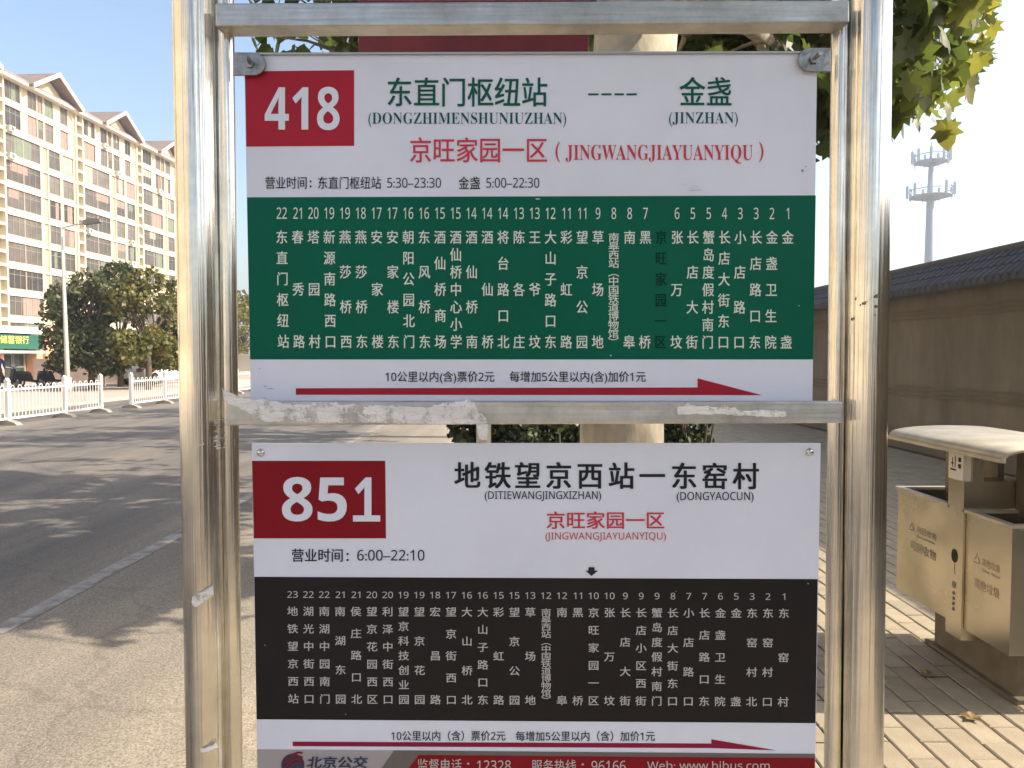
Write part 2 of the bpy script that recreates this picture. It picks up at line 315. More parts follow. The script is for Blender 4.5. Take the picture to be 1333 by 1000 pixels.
# ------------------------------------------------------------------ apartment block
def apartments():
    O = Vector((-56.27, 0, 0)); yaw = -math.atan(.052)      # local: u along street, v outwards (+x)
    top = EYE + 28.8; ST = 2.8; NF = 11; base = top - ST * NF
    root = empty('apartment_building', (-56.27 + .052 * 76, 76, 0), 'cream apartment block with gabled roof bays across the road', 'building', rz=0)
    ux, uy = .052 / math.hypot(.052, 1), 1 / math.hypot(.052, 1)
    def T(u, v, z): return Vector((-56.27 + .052 * u + v * uy, u - v * ux, z))
    MM = Matrix(((uy, ux, 0, -56.27), (-ux, uy, 0, 0), (0, 0, 1, 0), (0, 0, 0, 1)))
    # local (v, u, z) -> world
    def bx(m, u0, u1, v0, v1, z0, z1): m.box((v0, u0, z0), (v1, u1, z1), M=MM)
    cream = mat('cream_render', (.58, .50, .35), .85, var=.22, vscale=.5, stretch=(1, 1, .25))
    white = mat('cream_trim', (.70, .62, .45), .8, var=.06, vscale=.5)
    brown = mat('brick_strip', (.42, .29, .22), .85, var=.15, vscale=2)
    U0, U1 = 50.5, 117.5
    bodyb = MB(); bx(bodyb, U0, U1, -13, -.55, ROADZ, top - .05)
    w = MB(); tr = MB(); st = MB(); lad = MB()
    wins = []
    first = 76.3 - 12.9 * 2
    for k in range(6):
        c = first + 12.9 * k
        def lo(u): return max(U0, min(U1, c + u))
        def pier(u0, u1, z0, z1, m=w, v=0):
            a, b_ = lo(u0), lo(u1)
            if b_ - a > .05: bx(m, a, b_, -.56, v, z0, z1)
        zt2 = top - 2 * ST
        # lower floors
        for u0, u1 in ((.7, .9), (6.2, 6.7), (7.4, 7.6), (9.5, 10.0), (11.9, 12.2)): pier(u0, u1, base, zt2)
        pier(6.7, 7.4, base, zt2, st, -.08)
        for u0, u1 in ((.7, .9), (3.3, 4.4), (5.8, 5.95), (6.8, 7.1), (8.5, 9.7), (11.0, 12.2)): pier(u0, u1, zt2, top)
        for fl in range(NF):
            z0 = base + fl * ST; z1 = z0 + ST
            topf = fl >= NF - 2
            spans = ((.9, 3.3), (4.4, 5.8), (5.95, 6.8), (7.1, 8.5), (9.7, 11.0)) if topf else ((.9, 6.2), (7.6, 9.5), (10.0, 11.9))
            for si, (u0, u1) in enumerate(spans):
                a, b_ = lo(u0), lo(u1)
                if b_ - a < .5: continue
                bx(w, a, b_, -.56, -.02, z0, z0 + .62)            # spandrel
                if fl == NF - 1: bx(w, a, b_, -.56, -.02, z1 - .25, z1)
                zt = z1 - (.25 if fl == NF - 1 else 0)
                wins.append((a, b_, z0 + .62, zt))
            if not topf or True:
                a, b_ = lo(.6), lo(12.3)
                bx(tr, a, b_, .003, .09, z0 - .12, z0 + .12)
        # ladder strip: narrow balconies
        a, b_ = lo(-.7), lo(.7)
        if b_ - a > .5:
            for uu in (-.62, .62):
                pz = lo(uu); bx(lad, pz - .11, pz + .11, -.56, .22, base, top - .2)
            z = base
            while z < top - .2:
                bx(lad, lo(-.5), lo(.5), -.3, .17, z, z + .28); z += ST / 2
    w.build('wall', cream, root); tr.build('floor_band', white, root); st.build('brick_strip', brown, root); lad.build('lattice_column', white, root)
    bodyb.build('core_wall', mat('core_render', (.30, .27, .22), .9), root)
    pane_m = mat('window_glass', (.06, .053, .045), .25, spec=.5, objvar=.7, col2=(.11, .09, .08), vscale=.7)
    fr_m = mat('window_frame', (.24, .21, .17), .6)
    cache = {}
    for (a, b_, z0, z1) in wins:
        W_, H_ = round(b_ - a, 2), round(z1 - z0, 2)
        if (W_, H_) not in cache:
            f = MB(); h = W_ / 2; t = .06
            f.box((-.12, -h, 0), (-.04, h, t)); f.box((-.12, -h, H_ - t), (-.04, h, H_)); f.box((-.12, -h, t), (-.04, -h + t, H_ - t)); f.box((-.12, h - t, t), (-.04, h, H_ - t))
            nm = 6 if W_ > 4 else 3 if W_ > 2 else 2
            for i in range(1, nm):
                u = -h + W_ * i / nm; tt = .10 if (W_ > 4 and i == nm // 2) else .025
                f.box((-.11, u - tt, t), (-.05, u + tt, H_ - t))
            if W_ > 1: f.box((-.105, -h + t, H_ * .68), (-.055, h - t, H_ * .68 + .05))
            fo = f.build('window', fr_m, link=False)
            p = MB(); p.box((-.10, -h + .03, .03), (-.085, h - .03, H_ - .03)); po = p.build('pane', pane_m, link=False)
            cache[(W_, H_)] = (fo.data, po.data)
        fm, pm = cache[(W_, H_)]
        wo = inst(fm, 'window', None, T((a + b_) / 2, 0, z0), (0, 0, -math.atan(.052))); put(wo, root)
        po = inst(pm, 'pane', None, T((a + b_) / 2, 0, z0), (0, 0, -math.atan(.052))); put(po, wo)
    # air conditioners and drawn curtains
    acr = random.Random(5); am = MB(); am.box((.02, -.42, 0), (.36, .42, .58)); ao = am.build('air_conditioner', mat('ac_white', (.55, .54, .50), .6, var=.2, vscale=2), link=False)
    gm = MB(); gm.tube([(.365, 0, .29), (.37, 0, .29)], .22, 12); go = gm.build('grille', mat('ac_grille', (.12, .12, .12), .7), link=False)
    cm_ = [mat('curtain_pale', (.42, .38, .31), .9, var=.3, vscale=5, stretch=(1, 6, .2)), mat('curtain_pink', (.34, .22, .19), .9, var=.3, vscale=5), mat('curtain_green', (.16, .20, .15), .9, var=.3, vscale=5)]
    for (a, b_, z0, z1) in wins:
        q = acr.random()
        if q < .16 and b_ - a > 1:
            o = inst(ao.data, 'air_conditioner', None, T(a + .5, .09, z0 - .60), (0, 0, -math.atan(.052))); put(o, root)
            g_ = inst(go.data, 'grille', None, T(a + .5, .09, z0 - .60), (0, 0, -math.atan(.052))); put(g_, o)
        if acr.random() < .45:
            w_ = (b_ - a) * acr.choice((.3, .5, .95)); u_ = a + acr.random() * (b_ - a - w_); c_ = MB(); h_ = (z1 - z0) * acr.choice((.95, .95, .5))
            bx(c_, u_ + .04, u_ + w_ - .04, -.083, -.078, z1 - h_, z1 - .07); c_.build('curtain', acr.choice(cm_), root)
    # roof
    rf = MB(); roofm = mat('roof_red_brown', (.25, .19, .165), .85, var=.3, vscale=1)
    def tri(pts): rf.add([T(*p) for p in pts], [tuple(range(len(pts)))])
    rf.prism([(.75, top), (.75, top + .25), (-3.5, top + 2.6), (-10.5, top + 2.6), (-13.8, top)], 'y', U0 - .3, U1 + .3, M=MM)
    e = MB(); bx(e, U0 - .3, U1 + .3, .002, .85, top - .28, top - .004)
    for k in range(6):
        c = first + 12.9 * k; a, b_, m_ = c + 3.9, c + 11.3, c + 7.6
        if a < U0 - 1 or b_ > U1 + 2: continue
        ph = 2.4
        # gable face, overhanging verge, roof slopes
        g_ = MB()
        vs = [T(a + .3, .02, top), T(b_ - .3, .02, top), T(m_, .02, top + ph - .3), T(a + .3, -.3, top), T(b_ - .3, -.3, top), T(m_, -.3, top + ph - .3)]
        g_.add(vs, [(0, 1, 2), (3, 5, 4), (0, 2, 5, 3), (1, 4, 5, 2)])
        g_.build('gable', cream, root)
        for s, (q0) in ((-1, a), (1, b_)):
            vs = [T(q0 - s * .0 + s * .5, 1.35, top - .25), T(m_, 1.35, top + ph), T(m_, -6, top + ph), T(q0 + s * .5, -6, top - .25)]
            dn = Vector((0, 0, .28))
            rf.add(vs + [v + dn for v in vs], [(0, 1, 2, 3), (4, 7, 6, 5), (0, 4, 5, 1), (3, 2, 6, 7), (0, 3, 7, 4)])
            vs2 = [T(q0 + s * .55, 1.36, top - .38), T(m_, 1.36, top + ph - .12), T(m_, 1.36, top + ph + .34), T(q0 + s * .55, 1.36, top + .08)]
            dv = T(0, .14, 0) - T(0, 0, 0)
            e.add(vs2 + [v + dv for v in vs2], [(0, 1, 2, 3), (4, 7, 6, 5), (0, 4, 5, 1), (1, 5, 6, 2), (2, 6, 7, 3), (3, 7, 4, 0)])
    rf.build('roof', roofm, root); e.build('eave_board', mat('eave_paint', (.66, .58, .50), .7), root)
apartments()
nb = empty('apartment_building', (-36, -10, 0), 'unseen cream apartment block left of the road, added for warm reflections in the posts', 'building')  # unseen block, added so the steel posts pick up a warm reflection
b = MB(); b.box((-48, -55, ROADZ), (-34, 27, 26)); b.build('wall', MATS['cream_render'], nb)
b = MB(); b.prism([(-48.5, 26), (-33.2, 26), (-37, 28.6), (-44.5, 28.6)], 'y', -55.4, 27.4); b.build('roof', MATS['roof_red_brown'], nb)
f_ = MB(); f_.box((-.02, -1.3, 0), (.06, 1.3, 1.7)); f_ = f_.build('window', MATS['window_frame'], link=False); p_ = MB(); p_.box((.061, -1.2, .1), (.075, 1.2, 1.6)); p_ = p_.build('pane', MATS['window_glass'], link=False)
for j in range(8):
    for i in range(20):
        w_ = inst(f_.data, 'window', nb, (-34, -52.5 + i * 4.05, 1.6 + j * 3.05)); inst(p_.data, 'pane', w_, (-34, -52.5 + i * 4.05, 1.6 + j * 3.05))

# ------------------------------------------------------------------ corner shop
def text_mesh(requests):
    """requests: dict key->(string, offset); returns key->(verts2d, faces)"""
    objs = {}
    for key in requests:
        s_, off = key
        c = bpy.data.curves.new('glyph', 'FONT'); c.body = s_; c.size = 1; c.resolution_u = 3; c.offset = off
        o = bpy.data.objects.new('glyph', c); COL.objects.link(o); objs[key] = o
    bpy.context.view_layer.update(); dg = bpy.context.evaluated_depsgraph_get(); out = {}
    for key, o in objs.items():
        ev = o.evaluated_get(dg); me = ev.to_mesh()
        out[key] = ([(v.co.x, v.co.y) for v in me.vertices], [tuple(p.vertices) for p in me.polygons]); ev.to_mesh_clear()
    for o in objs.values():
        c = o.data; bpy.data.objects.remove(o); bpy.data.curves.remove(c)
    return out
def bbox(vs):
    xs = [v[0] for v in vs]; ys = [v[1] for v in vs]; return min(xs), min(ys), max(xs), max(ys)
def sans(t, bold=False):
    o = ''
    for ch in t:
        if ch.isdigit(): o += chr((0x1D7EC if bold else 0x1D7E2) + int(ch))
        elif 'A' <= ch <= 'Z': o += chr((0x1D5D4 if bold else 0x1D5A0) + ord(ch) - 65)
        elif 'a' <= ch <= 'z': o += chr((0x1D5EE if bold else 0x1D5BA) + ord(ch) - 97)
        else: o += ch
    return o
def serif(t): return ''.join(chr(0x1D400 + ord(ch) - 65) if 'A' <= ch <= 'Z' else ch for ch in t)

def shop():
    x0 = -31.6
    root = empty('corner_shop', (x0 - 3, 46, ROADZ + .1), 'single storey shop with green signboard and orange pillars behind the white fence', 'shop')
    zt = 3.33; y1 = 50.0
    org = mat('orange_render', (.62, .33, .20), .85, var=.12, vscale=1)
    b = MB(); b.box((x0 - 7, 30, 0), (x0 - .6, y1 - .4, zt - .1)); b.build('wall', mat('shop_wall', (.30, .24, .19), .9), root)
    b = MB(); b.box((x0 - 7.2, 30, zt - .42), (x0 + .45, y1, zt)); b.build('cornice', mat('cornice_white', (.78, .74, .64), .8), root)
    b = MB(); b.box((x0 - .1, 30, 1.92), (x0 + .3, y1 - .55, zt - .5)); sb = b.build('signboard', mat('shop_green', (.015, .10, .07), .4), root)
    b = MB(); b.box((x0 - .3, 41, 1.66), (x0 + .6, y1 - .9, 1.80)); b.build('awning', mat('awning_white', (.78, .78, .74), .7), root)
    for ya, yb, xa in ((y1 - 1.0, y1 - .3, .1), (45.2, 45.9, .1)):
        b = MB(); b.box((x0 - .55, ya, 0), (x0 + xa, yb, 1.9)); b.build('pillar', org, root)
    b = MB(); b.box((x0 - 6, y1 - .3, 0), (x0 + .28, y1 + .3, 2.85)); b.box((x0 - 4, y1 + .3, 0), (x0 - .3, y1 + 2.3, 2.3)); b.build('side_wall', org, root)
    b = MB(); b.box((x0 - .2, y1 + 2.4, 0), (x0 + .1, y1 + 2.7, 2.3)); b.build('corner_post', mat('cornice_white', 0), root)
    dk = mat('shop_glass', (.025, .035, .03), .12, spec=.8)
    frm = mat('door_frame', (.25, .27, .25), .5, .6)
    for ya, yb in ((46.1, 47.4), (47.5, 48.6)):
        f = MB(); f.box((x0 - .5, ya, 0), (x0 - .4, ya + .08, 1.66)); f.box((x0 - .5, yb - .08, 0), (x0 - .4, yb, 1.66)); f.box((x0 - .5, ya + .08, .72), (x0 - .4, yb - .08, .80)); f.box((x0 - .5, ya + .08, 1.58), (x0 - .4, yb - .08, 1.66))
        d = f.build('door', frm, root); p = MB(); p.box((x0 - .47, ya + .04, .03), (x0 - .44, yb - .04, 1.62)); p.build('pane', dk, d)
    gl = text_mesh([('中国邮政储蓄银行', 0)])
    vs, fs = gl[('中国邮政储蓄银行', 0)]; bb_ = bbox(vs)
    ya, yb = 42.6, 48.0
    o = MB(); o.add([(x0 + .305, ya + (v[0] - bb_[0]) / (bb_[2] - bb_[0]) * (yb - ya), 2.25 + (v[1] - bb_[1]) / (bb_[3] - bb_[1]) * .50) for v in vs], fs)
    o.build('lettering', mat('yellow_letter', (.75, .66, .10), .5), sb)
shop()

# ------------------------------------------------------------------ roadside fence
M_fence = mat('fence_white', (.78, .74, .70), .5, var=.08, vscale=4)
def fence(posts, label, name='road_fence'):
    FX = -11.75
    root = empty(name, (FX, (posts[0] + posts[-1]) / 2, ROADZ), label, 'fence')
    pm = MB(); pm.box((-.045, -.045, 0), (.045, .045, 1.02)); pm.prism([(-.055, 1.02), (.055, 1.02), (0, 1.10)], 'y', -.05, .05)
    po = pm.build('post', M_fence, link=False)
    fm = MB(); fm.prism([(-.28, 0), (.28, 0), (.22, .06), (.07, .11), (-.07, .11), (-.22, .06)], 'y', -.11, .11)
    fo = fm.build('foot', mat('fence_foot', (.30, .27, .24), .9, var=.3, vscale=6), link=False)
    k = MB(); hh = .86; rr = .065
    k.tube([(0, -rr, .16)] + [(0, -rr * math.cos(math.pi * i / 6), hh + rr * math.sin(math.pi * i / 6)) for i in range(7)] + [(0, rr, .16)], .0095, 5)
    ko = k.build('picket', M_fence, link=False)
    for i, y in enumerate(posts):
        inst(po.data, 'post', root, (FX, y, ROADZ)); inst(fo.data, 'foot', root, (FX, y, ROADZ))
        if i < len(posts) - 1:
            y2 = posts[i + 1]; r = MB()
            for z in (.13, .80): r.box((FX - .02, y + .05, ROADZ + z), (FX + .02, y2 - .05, ROADZ + z + .045))
            r.build('rail', M_fence, root)
            n = max(1, round((y2 - y - .1) / .26))
            for j in range(n): inst(ko.data, 'picket', root, (FX, y + .05 + (y2 - y - .1) * (j + .5) / n, ROADZ))
fence([8.8, 10.9, 13.0, 15.1, 17.2, 19.4, 21.1], 'white railing nearer the camera, beside the road left of the opening')
fence([22.8, 25.0, 27.2, 29.4, 31.6, 33.8, 36.0, 38.2], 'white railing farther away, on the far side of the opening')

# street lamp
d = 31.; lx = (91 - 670) / F * d
lamp = empty('street_lamp', (lx, d, ROADZ), 'tall pale street lamp pole with a short arm behind the white fence', 'street lamp')
b = MB(); b.tube([(lx, d, ROADZ), (lx, d, 1.2), (lx - .1, d, 6.9)], [.11, .09, .05], 10); b.tube([(lx, d, ROADZ), (lx, d, ROADZ + .7)], .17, 10)
b.build('pole', mat('lamp_pole', (.46, .44, .40), .5, .2), lamp, smooth=True)
b = MB(); b.tube([(lx - .1, d, 6.8), (lx + .5, d, 6.95), (lx + .95, d, 7.0)], .035, 6); b.build('arm', MATS['lamp_pole'], lamp)
b = MB(); b.prism([(lx + .85, 6.93), (lx + 1.55, 7.04), (lx + 1.55, 7.16), (lx + 1.2, 7.20), (lx + .85, 7.10)], 'y', d - .13, d + .13); b.build('lamp_head', mat('lamp_head', (.16, .15, .14), .5), lamp)

# telecom tower
d = 130.; tx = (1210 - 670) / F * d
tw = empty('telecom_tower', (tx, d, 0), 'pale tubular telecom mast with two antenna platforms above the wall', 'tower')
b = MB(); b.tube([(tx, d, 0), (tx, d, 14), (tx, d, 28), (tx, d, 34), (tx, d, 38.5)], [1.0, .82, .62, .42, .1], 12); b.build('mast', mat('mast_paint', (.34, .40, .48), .6), tw, smooth=True)
def zpx(py, d): return EYE + (463 - py) / F * d
for py, rr in ((258, 3.3), (214, 2.6)):
    z = zpx(py, d); m = MATS['mast_paint']
    b = MB()
    for zz in (z, z + 1.1): b.tube([(tx + rr * math.cos(a * math.pi / 8), d + rr * math.sin(a * math.pi / 8), zz) for a in range(17)], .09, 5)
    for a in range(8): b.tube([(tx, d, z - .9), (tx + rr * math.cos(a * math.pi / 4), d + rr * math.sin(a * math.pi / 4), z)], .07, 4)
    b.tube([(tx, d, z - .02), (tx, d, z + .05)], rr, 16)
    b.build('platform', m, tw)
    for a in range(9):
        an = a * 2 * math.pi / 9; q = MB(); cx, cy = tx + (rr + .35) * math.cos(an), d + (rr + .35) * math.sin(an)
        q.tube([(cx, cy, z - .7), (cx, cy, z + 2.3)], .05, 5); q.box((cx - .16, cy - .16, z - .1), (cx + .16, cy + .16, z + 2.0)); q.build('antenna', m, tw)

# ------------------------------------------------------------------ trees
def leaf_mat(name, stops, trans=.35):
    m = bpy.data.materials.new(name); m.use_nodes = True; n = m.node_tree.nodes; l = m.node_tree.links
    b = n['Principled BSDF']; b.inputs['Roughness'].default_value = .5
    at = n.new('ShaderNodeAttribute'); at.attribute_name = 'tint'
    oi = n.new('ShaderNodeObjectInfo'); ad = n.new('ShaderNodeMath'); ad.operation = 'ADD'; ad.use_clamp = True
    mu = n.new('ShaderNodeMath'); mu.operation = 'MULTIPLY'; mu.inputs[1].default_value = .0 if 'far' in name else 1.0
    l.new(oi.outputs['Alpha'], mu.inputs[0]); 
    r = n.new('ShaderNodeValToRGB'); els = r.color_ramp.elements
    for i, (p, c) in enumerate(stops):
        e = els[i] if i < 2 else els.new(p); e.position = p; e.color = (*c, 1)
    l.new(at.outputs['Fac'], r.inputs[0]); l.new(r.outputs[0], b.inputs['Base Color'])
    tr = n.new('ShaderNodeBsdfTranslucent'); br = n.new('ShaderNodeHueSaturation'); br.inputs['Value'].default_value = 1.5; br.inputs['Saturation'].default_value = 1.15; l.new(r.outputs[0], br.inputs['Color']); l.new(br.outputs[0], tr.inputs[0])
    mx = n.new('ShaderNodeMixShader'); mx.inputs[0].default_value = trans; l.new(b.outputs[0], mx.inputs[1]); l.new(tr.outputs[0], mx.inputs[2])
    l.new(mx.outputs[0], n['Material Output'].inputs[0])
    return m
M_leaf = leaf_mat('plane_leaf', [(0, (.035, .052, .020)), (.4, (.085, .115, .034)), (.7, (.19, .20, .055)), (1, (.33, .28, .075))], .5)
M_leaf_dark = leaf_mat('far_leaf_dark', [(0, (.030, .040, .020)), (.5, (.085, .10, .045)), (1, (.20, .19, .09))], .3)
M_leaf_yel = leaf_mat('far_leaf_yellow', [(0, (.045, .055, .018)), (.5, (.13, .13, .035)), (1, (.26, .21, .06))], .3)
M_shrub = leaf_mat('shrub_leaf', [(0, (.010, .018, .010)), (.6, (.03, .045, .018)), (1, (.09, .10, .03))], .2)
M_bark = mat('plane_bark', (.46, .42, .33), .9, col2=(.20, .17, .13), vscale=6, bump=.5, bscale=25, detail=3, stretch=(1, 1, .6))
M_barkd = mat('dark_bark', (.12, .09, .07), .9, var=.3, vscale=6)
# lobed plane leaf outline (unit size), stalk at origin
LO = []
for ang, r_ in ((-95, .10), (-62, .42), (-38, .33), (-15, .56), (0, .40) if False else (8, .40), (28, .72), (48, .50), (66, .70), (90, 1.0)):
    LO.append((math.cos(R(ang)) * r_, math.sin(R(ang)) * r_ + .05))
LEAF = LO + [(-x, y) for x, y in reversed(LO[:-1])]
LEAF = [(x, y, -.18 * abs(x) * abs(x) - .10 * y * y) for x, y in LEAF]
LEAF_V = [(0, .18, .03)] + LEAF
LEAF_F = [(0, i, i + 1) for i in range(1, len(LEAF))] + [(0, len(LEAF), 1)]
SIMPLE_V = [(0, 0, 0), (.42, .22, -.05), (.34, .62, -.04), (0, 1, -.1), (-.34, .62, -.04), (-.42, .22, -.05)]
SIMPLE_F = [(0, 1, 2, 3, 4, 5)]
def leaves(items, V, Fc):
    mb = MB(); tints = []
    for (p, rot, sc, t) in items:
        M = Matrix.LocRotScale(p, rot, Vector((sc, sc, sc)))
        mb.add([M @ Vector(v) for v in V], Fc); tints += [t] * len(V)
    return mb, tints
def set_tint(me, tints):
    a = me.attributes.new('tint', 'FLOAT', 'POINT')
    a.data.foreach_set('value', tints[:len(me.vertices)] if len(tints) >= len(me.vertices) else tints + [0] * (len(me.vertices) - len(tints)))
def leaf_rot(rg, droop=.5):
    from mathutils import Euler
    return Euler((rg.gauss(-1.1, .6) if rg.random() < droop else rg.uniform(-3, 3), rg.gauss(0, .6), rg.uniform(0, 6.28))).to_quaternion()
def scatter_blobs(blobs, n, rg, shell=.55, thr=.0, nscale=.9):
    out = []; tot = sum(b_[3] ** 3 for b_ in blobs)
    for (x, y, z, r_, *sq) in blobs:
        k = int(n * r_ ** 3 / tot); s_ = sq[0] if sq else .85; c_ = 0; tries = 0
        while c_ < k and tries < k * 8:
            tries += 1
            v = Vector((rg.gauss(0, 1), rg.gauss(0, 1), rg.gauss(0, 1))).normalized() * r_ * (rg.random() ** (1 / 3) * (1 - shell) + shell * (.6 + .5 * rg.random()))
            v.z *= s_; p = Vector((x, y, z)) + v
            if noise.noise(p * nscale) < thr - .25: continue
            out.append(p); c_ += 1
    return out
def branches(mb, trunk_top, blobs, rg, r0, n=7):
    for (x, y, z, r_, *_) in blobs:
        e = Vector((x, y, z)); a = Vector(trunk_top); m = a.lerp(e, .5) + Vector((rg.uniform(-.2, .2), rg.uniform(-.2, .2), r_ * .12))
        mb.tube([a, m, e], [r0, r0 * .6, r0 * .25], n)
        for _ in range(6):
            s = a.lerp(e, rg.uniform(.45, 1)) + Vector((0, 0, .02)); t = e + Vector((rg.uniform(-1, 1), rg.uniform(-1, 1), rg.uniform(-.6, .8))) * r_ * .85
            mb.tube([s, s.lerp(t, .5) + Vector((0, 0, .06 * r_)), t], [r0 * .28, r0 * .16, r0 * .06], 5)
COT = 1 / math.tan(SUN_EL)
def ground_hit(p):
    z = p.z - ROADZ
    return p.x - z * COT * math.sin(SUN_AZ), p.y - z * COT * math.cos(SUN_AZ)
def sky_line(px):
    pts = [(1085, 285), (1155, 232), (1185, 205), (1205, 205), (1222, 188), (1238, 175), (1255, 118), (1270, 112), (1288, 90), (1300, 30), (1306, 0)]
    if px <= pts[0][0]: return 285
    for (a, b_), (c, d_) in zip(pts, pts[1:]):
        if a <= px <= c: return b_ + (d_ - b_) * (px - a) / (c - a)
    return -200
def keep(p, rg):
    q = pix(p)
    if q and p.y > .2:
        if q[0] < 322 and -60 < q[1] and q[0] > -60: return False
        if q[0] > 1060 and q[1] > sky_line(q[0]) - 8 : return False
        if p.y < 2.0 and -40 < q[1] < 1000 and 200 < q[0] < 1200: return False
    gx, gy = ground_hit(p)
    n_ = noise.noise(Vector((gx * .35, gy * 1.3, 3))); n2 = noise.noise(Vector((gx * 1.6, gy * 2.2, 9)))
    lim = 3.02 + .5 * n2 if gx > -1.75 + .3 * n2 else 1.9
    if lim < gy < 4.12 + .4 * n2 and gx < .5: return rg.random() < .04
    if 9.9 < gy < 11.2 and n_ > -.25: return rg.random() < .06
    if 7.6 < gy < 8.9 and -5.6 < gx < -3.4 and n_ > -.2: return rg.random() < .05
    if gy > 11.2 and n_ > .06: return rg.random() < .05
    if n_ > .24 or n2 > .30: return rg.random() < .10
    if q and p.y > .2 and q[0] > 1150 and noise.noise(Vector((q[0] / 26, q[1] / 26, 5))) > .27: return rg.random() < .12
    return True
def plane_tree(name, base, top, r0, blobs, n, seed, label, individual=0, sc=.15, V=SIMPLE_V, Fc=SIMPLE_F):
    rg = random.Random(seed)
    root = empty(name, base, label, 'tree', 'plane trees along the kerb')
    mb = MB(); bx_, by_, bz_ = base; t = Vector(top)
    pts = [Vector(base) + Vector((0, 0, -.05)), Vector((bx_, by_, .25)), Vector(base).lerp(t, .35) + Vector((.02, 0, 0)), Vector(base).lerp(t, .7) - Vector((.02, 0, 0)), t]
    mb.tube(pts, [r0 * 1.35, r0 * 1.08, r0, r0 * .95, r0 * .98], 16)
    mb.build('trunk', M_bark, root, smooth=True)
    mb = MB(); branches(mb, t - Vector((0, 0, .12)), blobs, rg, r0 * .62); mb.build('branch', M_bark, root, smooth=True)
    pts = [p for p in scatter_blobs(blobs, n, rg) if keep(p, rg)]
    items = []
    for p in pts:
        q = pix(p); edge = 0
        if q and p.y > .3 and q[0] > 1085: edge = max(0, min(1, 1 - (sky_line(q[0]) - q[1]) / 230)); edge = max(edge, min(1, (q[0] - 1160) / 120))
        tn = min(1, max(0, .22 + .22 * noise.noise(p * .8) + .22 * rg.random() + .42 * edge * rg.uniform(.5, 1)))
        items.append((p, leaf_rot(rg), sc * rg.uniform(.7, 1.25), tn))
    if individual:
        def rank(it):
            q = pix(it[0])
            if not q or it[0].y < .3: return 9e9
            vis = 1150 < q[0] < 1320 and -15 < q[1] < 240
            return it[0].y if vis else 1e6 + it[0].y
        items.sort(key=rank); near, items = items[:individual], items[individual:]
        meshes = []
        for k in range(10):
            lm = MB(); lm.add(LEAF_V, LEAF_F); o = lm.build('leaf', M_leaf, link=False); set_tint(o.data, [k / 9] * len(LEAF_V)); meshes.append(o.data)
        for (p, rot, s_, tn) in near:
            o = inst(meshes[min(9, int(tn * 10))], 'leaf', None, p, rot.to_euler(), (s_ * 1.05,) * 3); put(o, root)
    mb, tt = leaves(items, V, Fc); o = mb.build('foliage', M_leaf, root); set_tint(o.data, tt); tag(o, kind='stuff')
A_bl = [(2.6, 4.7, 4.3, 1.55), (3.0, 5.6, 5.2, 1.6), (1.2, 3.9, 5.6, 1.9), (3.1, 1.2, 4.2, 1.35), (2.2, .7, 3.5, .95), (.4, 1.6, 5.8, 1.7), (2.4, 2.9, 6.6, 1.7), (-.8, 3.8, 6.2, 1.6), (1.7, 5.4, 3.9, 1.2), (4.1, 1.1, 5.0, 1.1), (1.8, 4.85, 3.4, .95), (1.1, 4.7, 3.5, .8), (2.5, 5.0, 3.9, .9), (1.6, 4.7, 4.3, 1.0), (2.4, 4.8, 4.7, 1.0), (.7, 4.6, 4.2, .9)]
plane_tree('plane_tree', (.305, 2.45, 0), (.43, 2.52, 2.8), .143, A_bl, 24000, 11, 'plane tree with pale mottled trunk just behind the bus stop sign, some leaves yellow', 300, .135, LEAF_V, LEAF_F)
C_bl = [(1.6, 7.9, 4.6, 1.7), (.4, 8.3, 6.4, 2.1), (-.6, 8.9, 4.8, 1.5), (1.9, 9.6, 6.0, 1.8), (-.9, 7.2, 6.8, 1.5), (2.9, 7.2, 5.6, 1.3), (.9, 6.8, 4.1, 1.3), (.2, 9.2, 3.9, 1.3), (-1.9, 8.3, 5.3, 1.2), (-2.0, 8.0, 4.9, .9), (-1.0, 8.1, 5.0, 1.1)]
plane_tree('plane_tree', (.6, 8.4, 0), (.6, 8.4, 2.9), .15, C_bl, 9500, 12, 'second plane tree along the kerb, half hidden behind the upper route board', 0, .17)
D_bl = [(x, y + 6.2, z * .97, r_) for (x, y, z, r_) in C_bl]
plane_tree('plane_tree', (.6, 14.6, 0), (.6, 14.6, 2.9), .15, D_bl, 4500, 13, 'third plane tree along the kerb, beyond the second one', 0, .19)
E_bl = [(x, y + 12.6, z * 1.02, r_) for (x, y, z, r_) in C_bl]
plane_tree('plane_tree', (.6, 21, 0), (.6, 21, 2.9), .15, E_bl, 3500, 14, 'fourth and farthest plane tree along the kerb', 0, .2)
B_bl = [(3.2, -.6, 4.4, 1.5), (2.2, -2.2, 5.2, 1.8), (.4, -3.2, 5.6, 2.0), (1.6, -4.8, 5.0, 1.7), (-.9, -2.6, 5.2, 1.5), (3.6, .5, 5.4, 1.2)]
plane_tree('plane_tree', (.5, -3.3, 0), (.5, -3.3, 3.0), .16, B_bl, 5000, 15, 'plane tree at the kerb behind the camera, shading the sign', 0, .16)

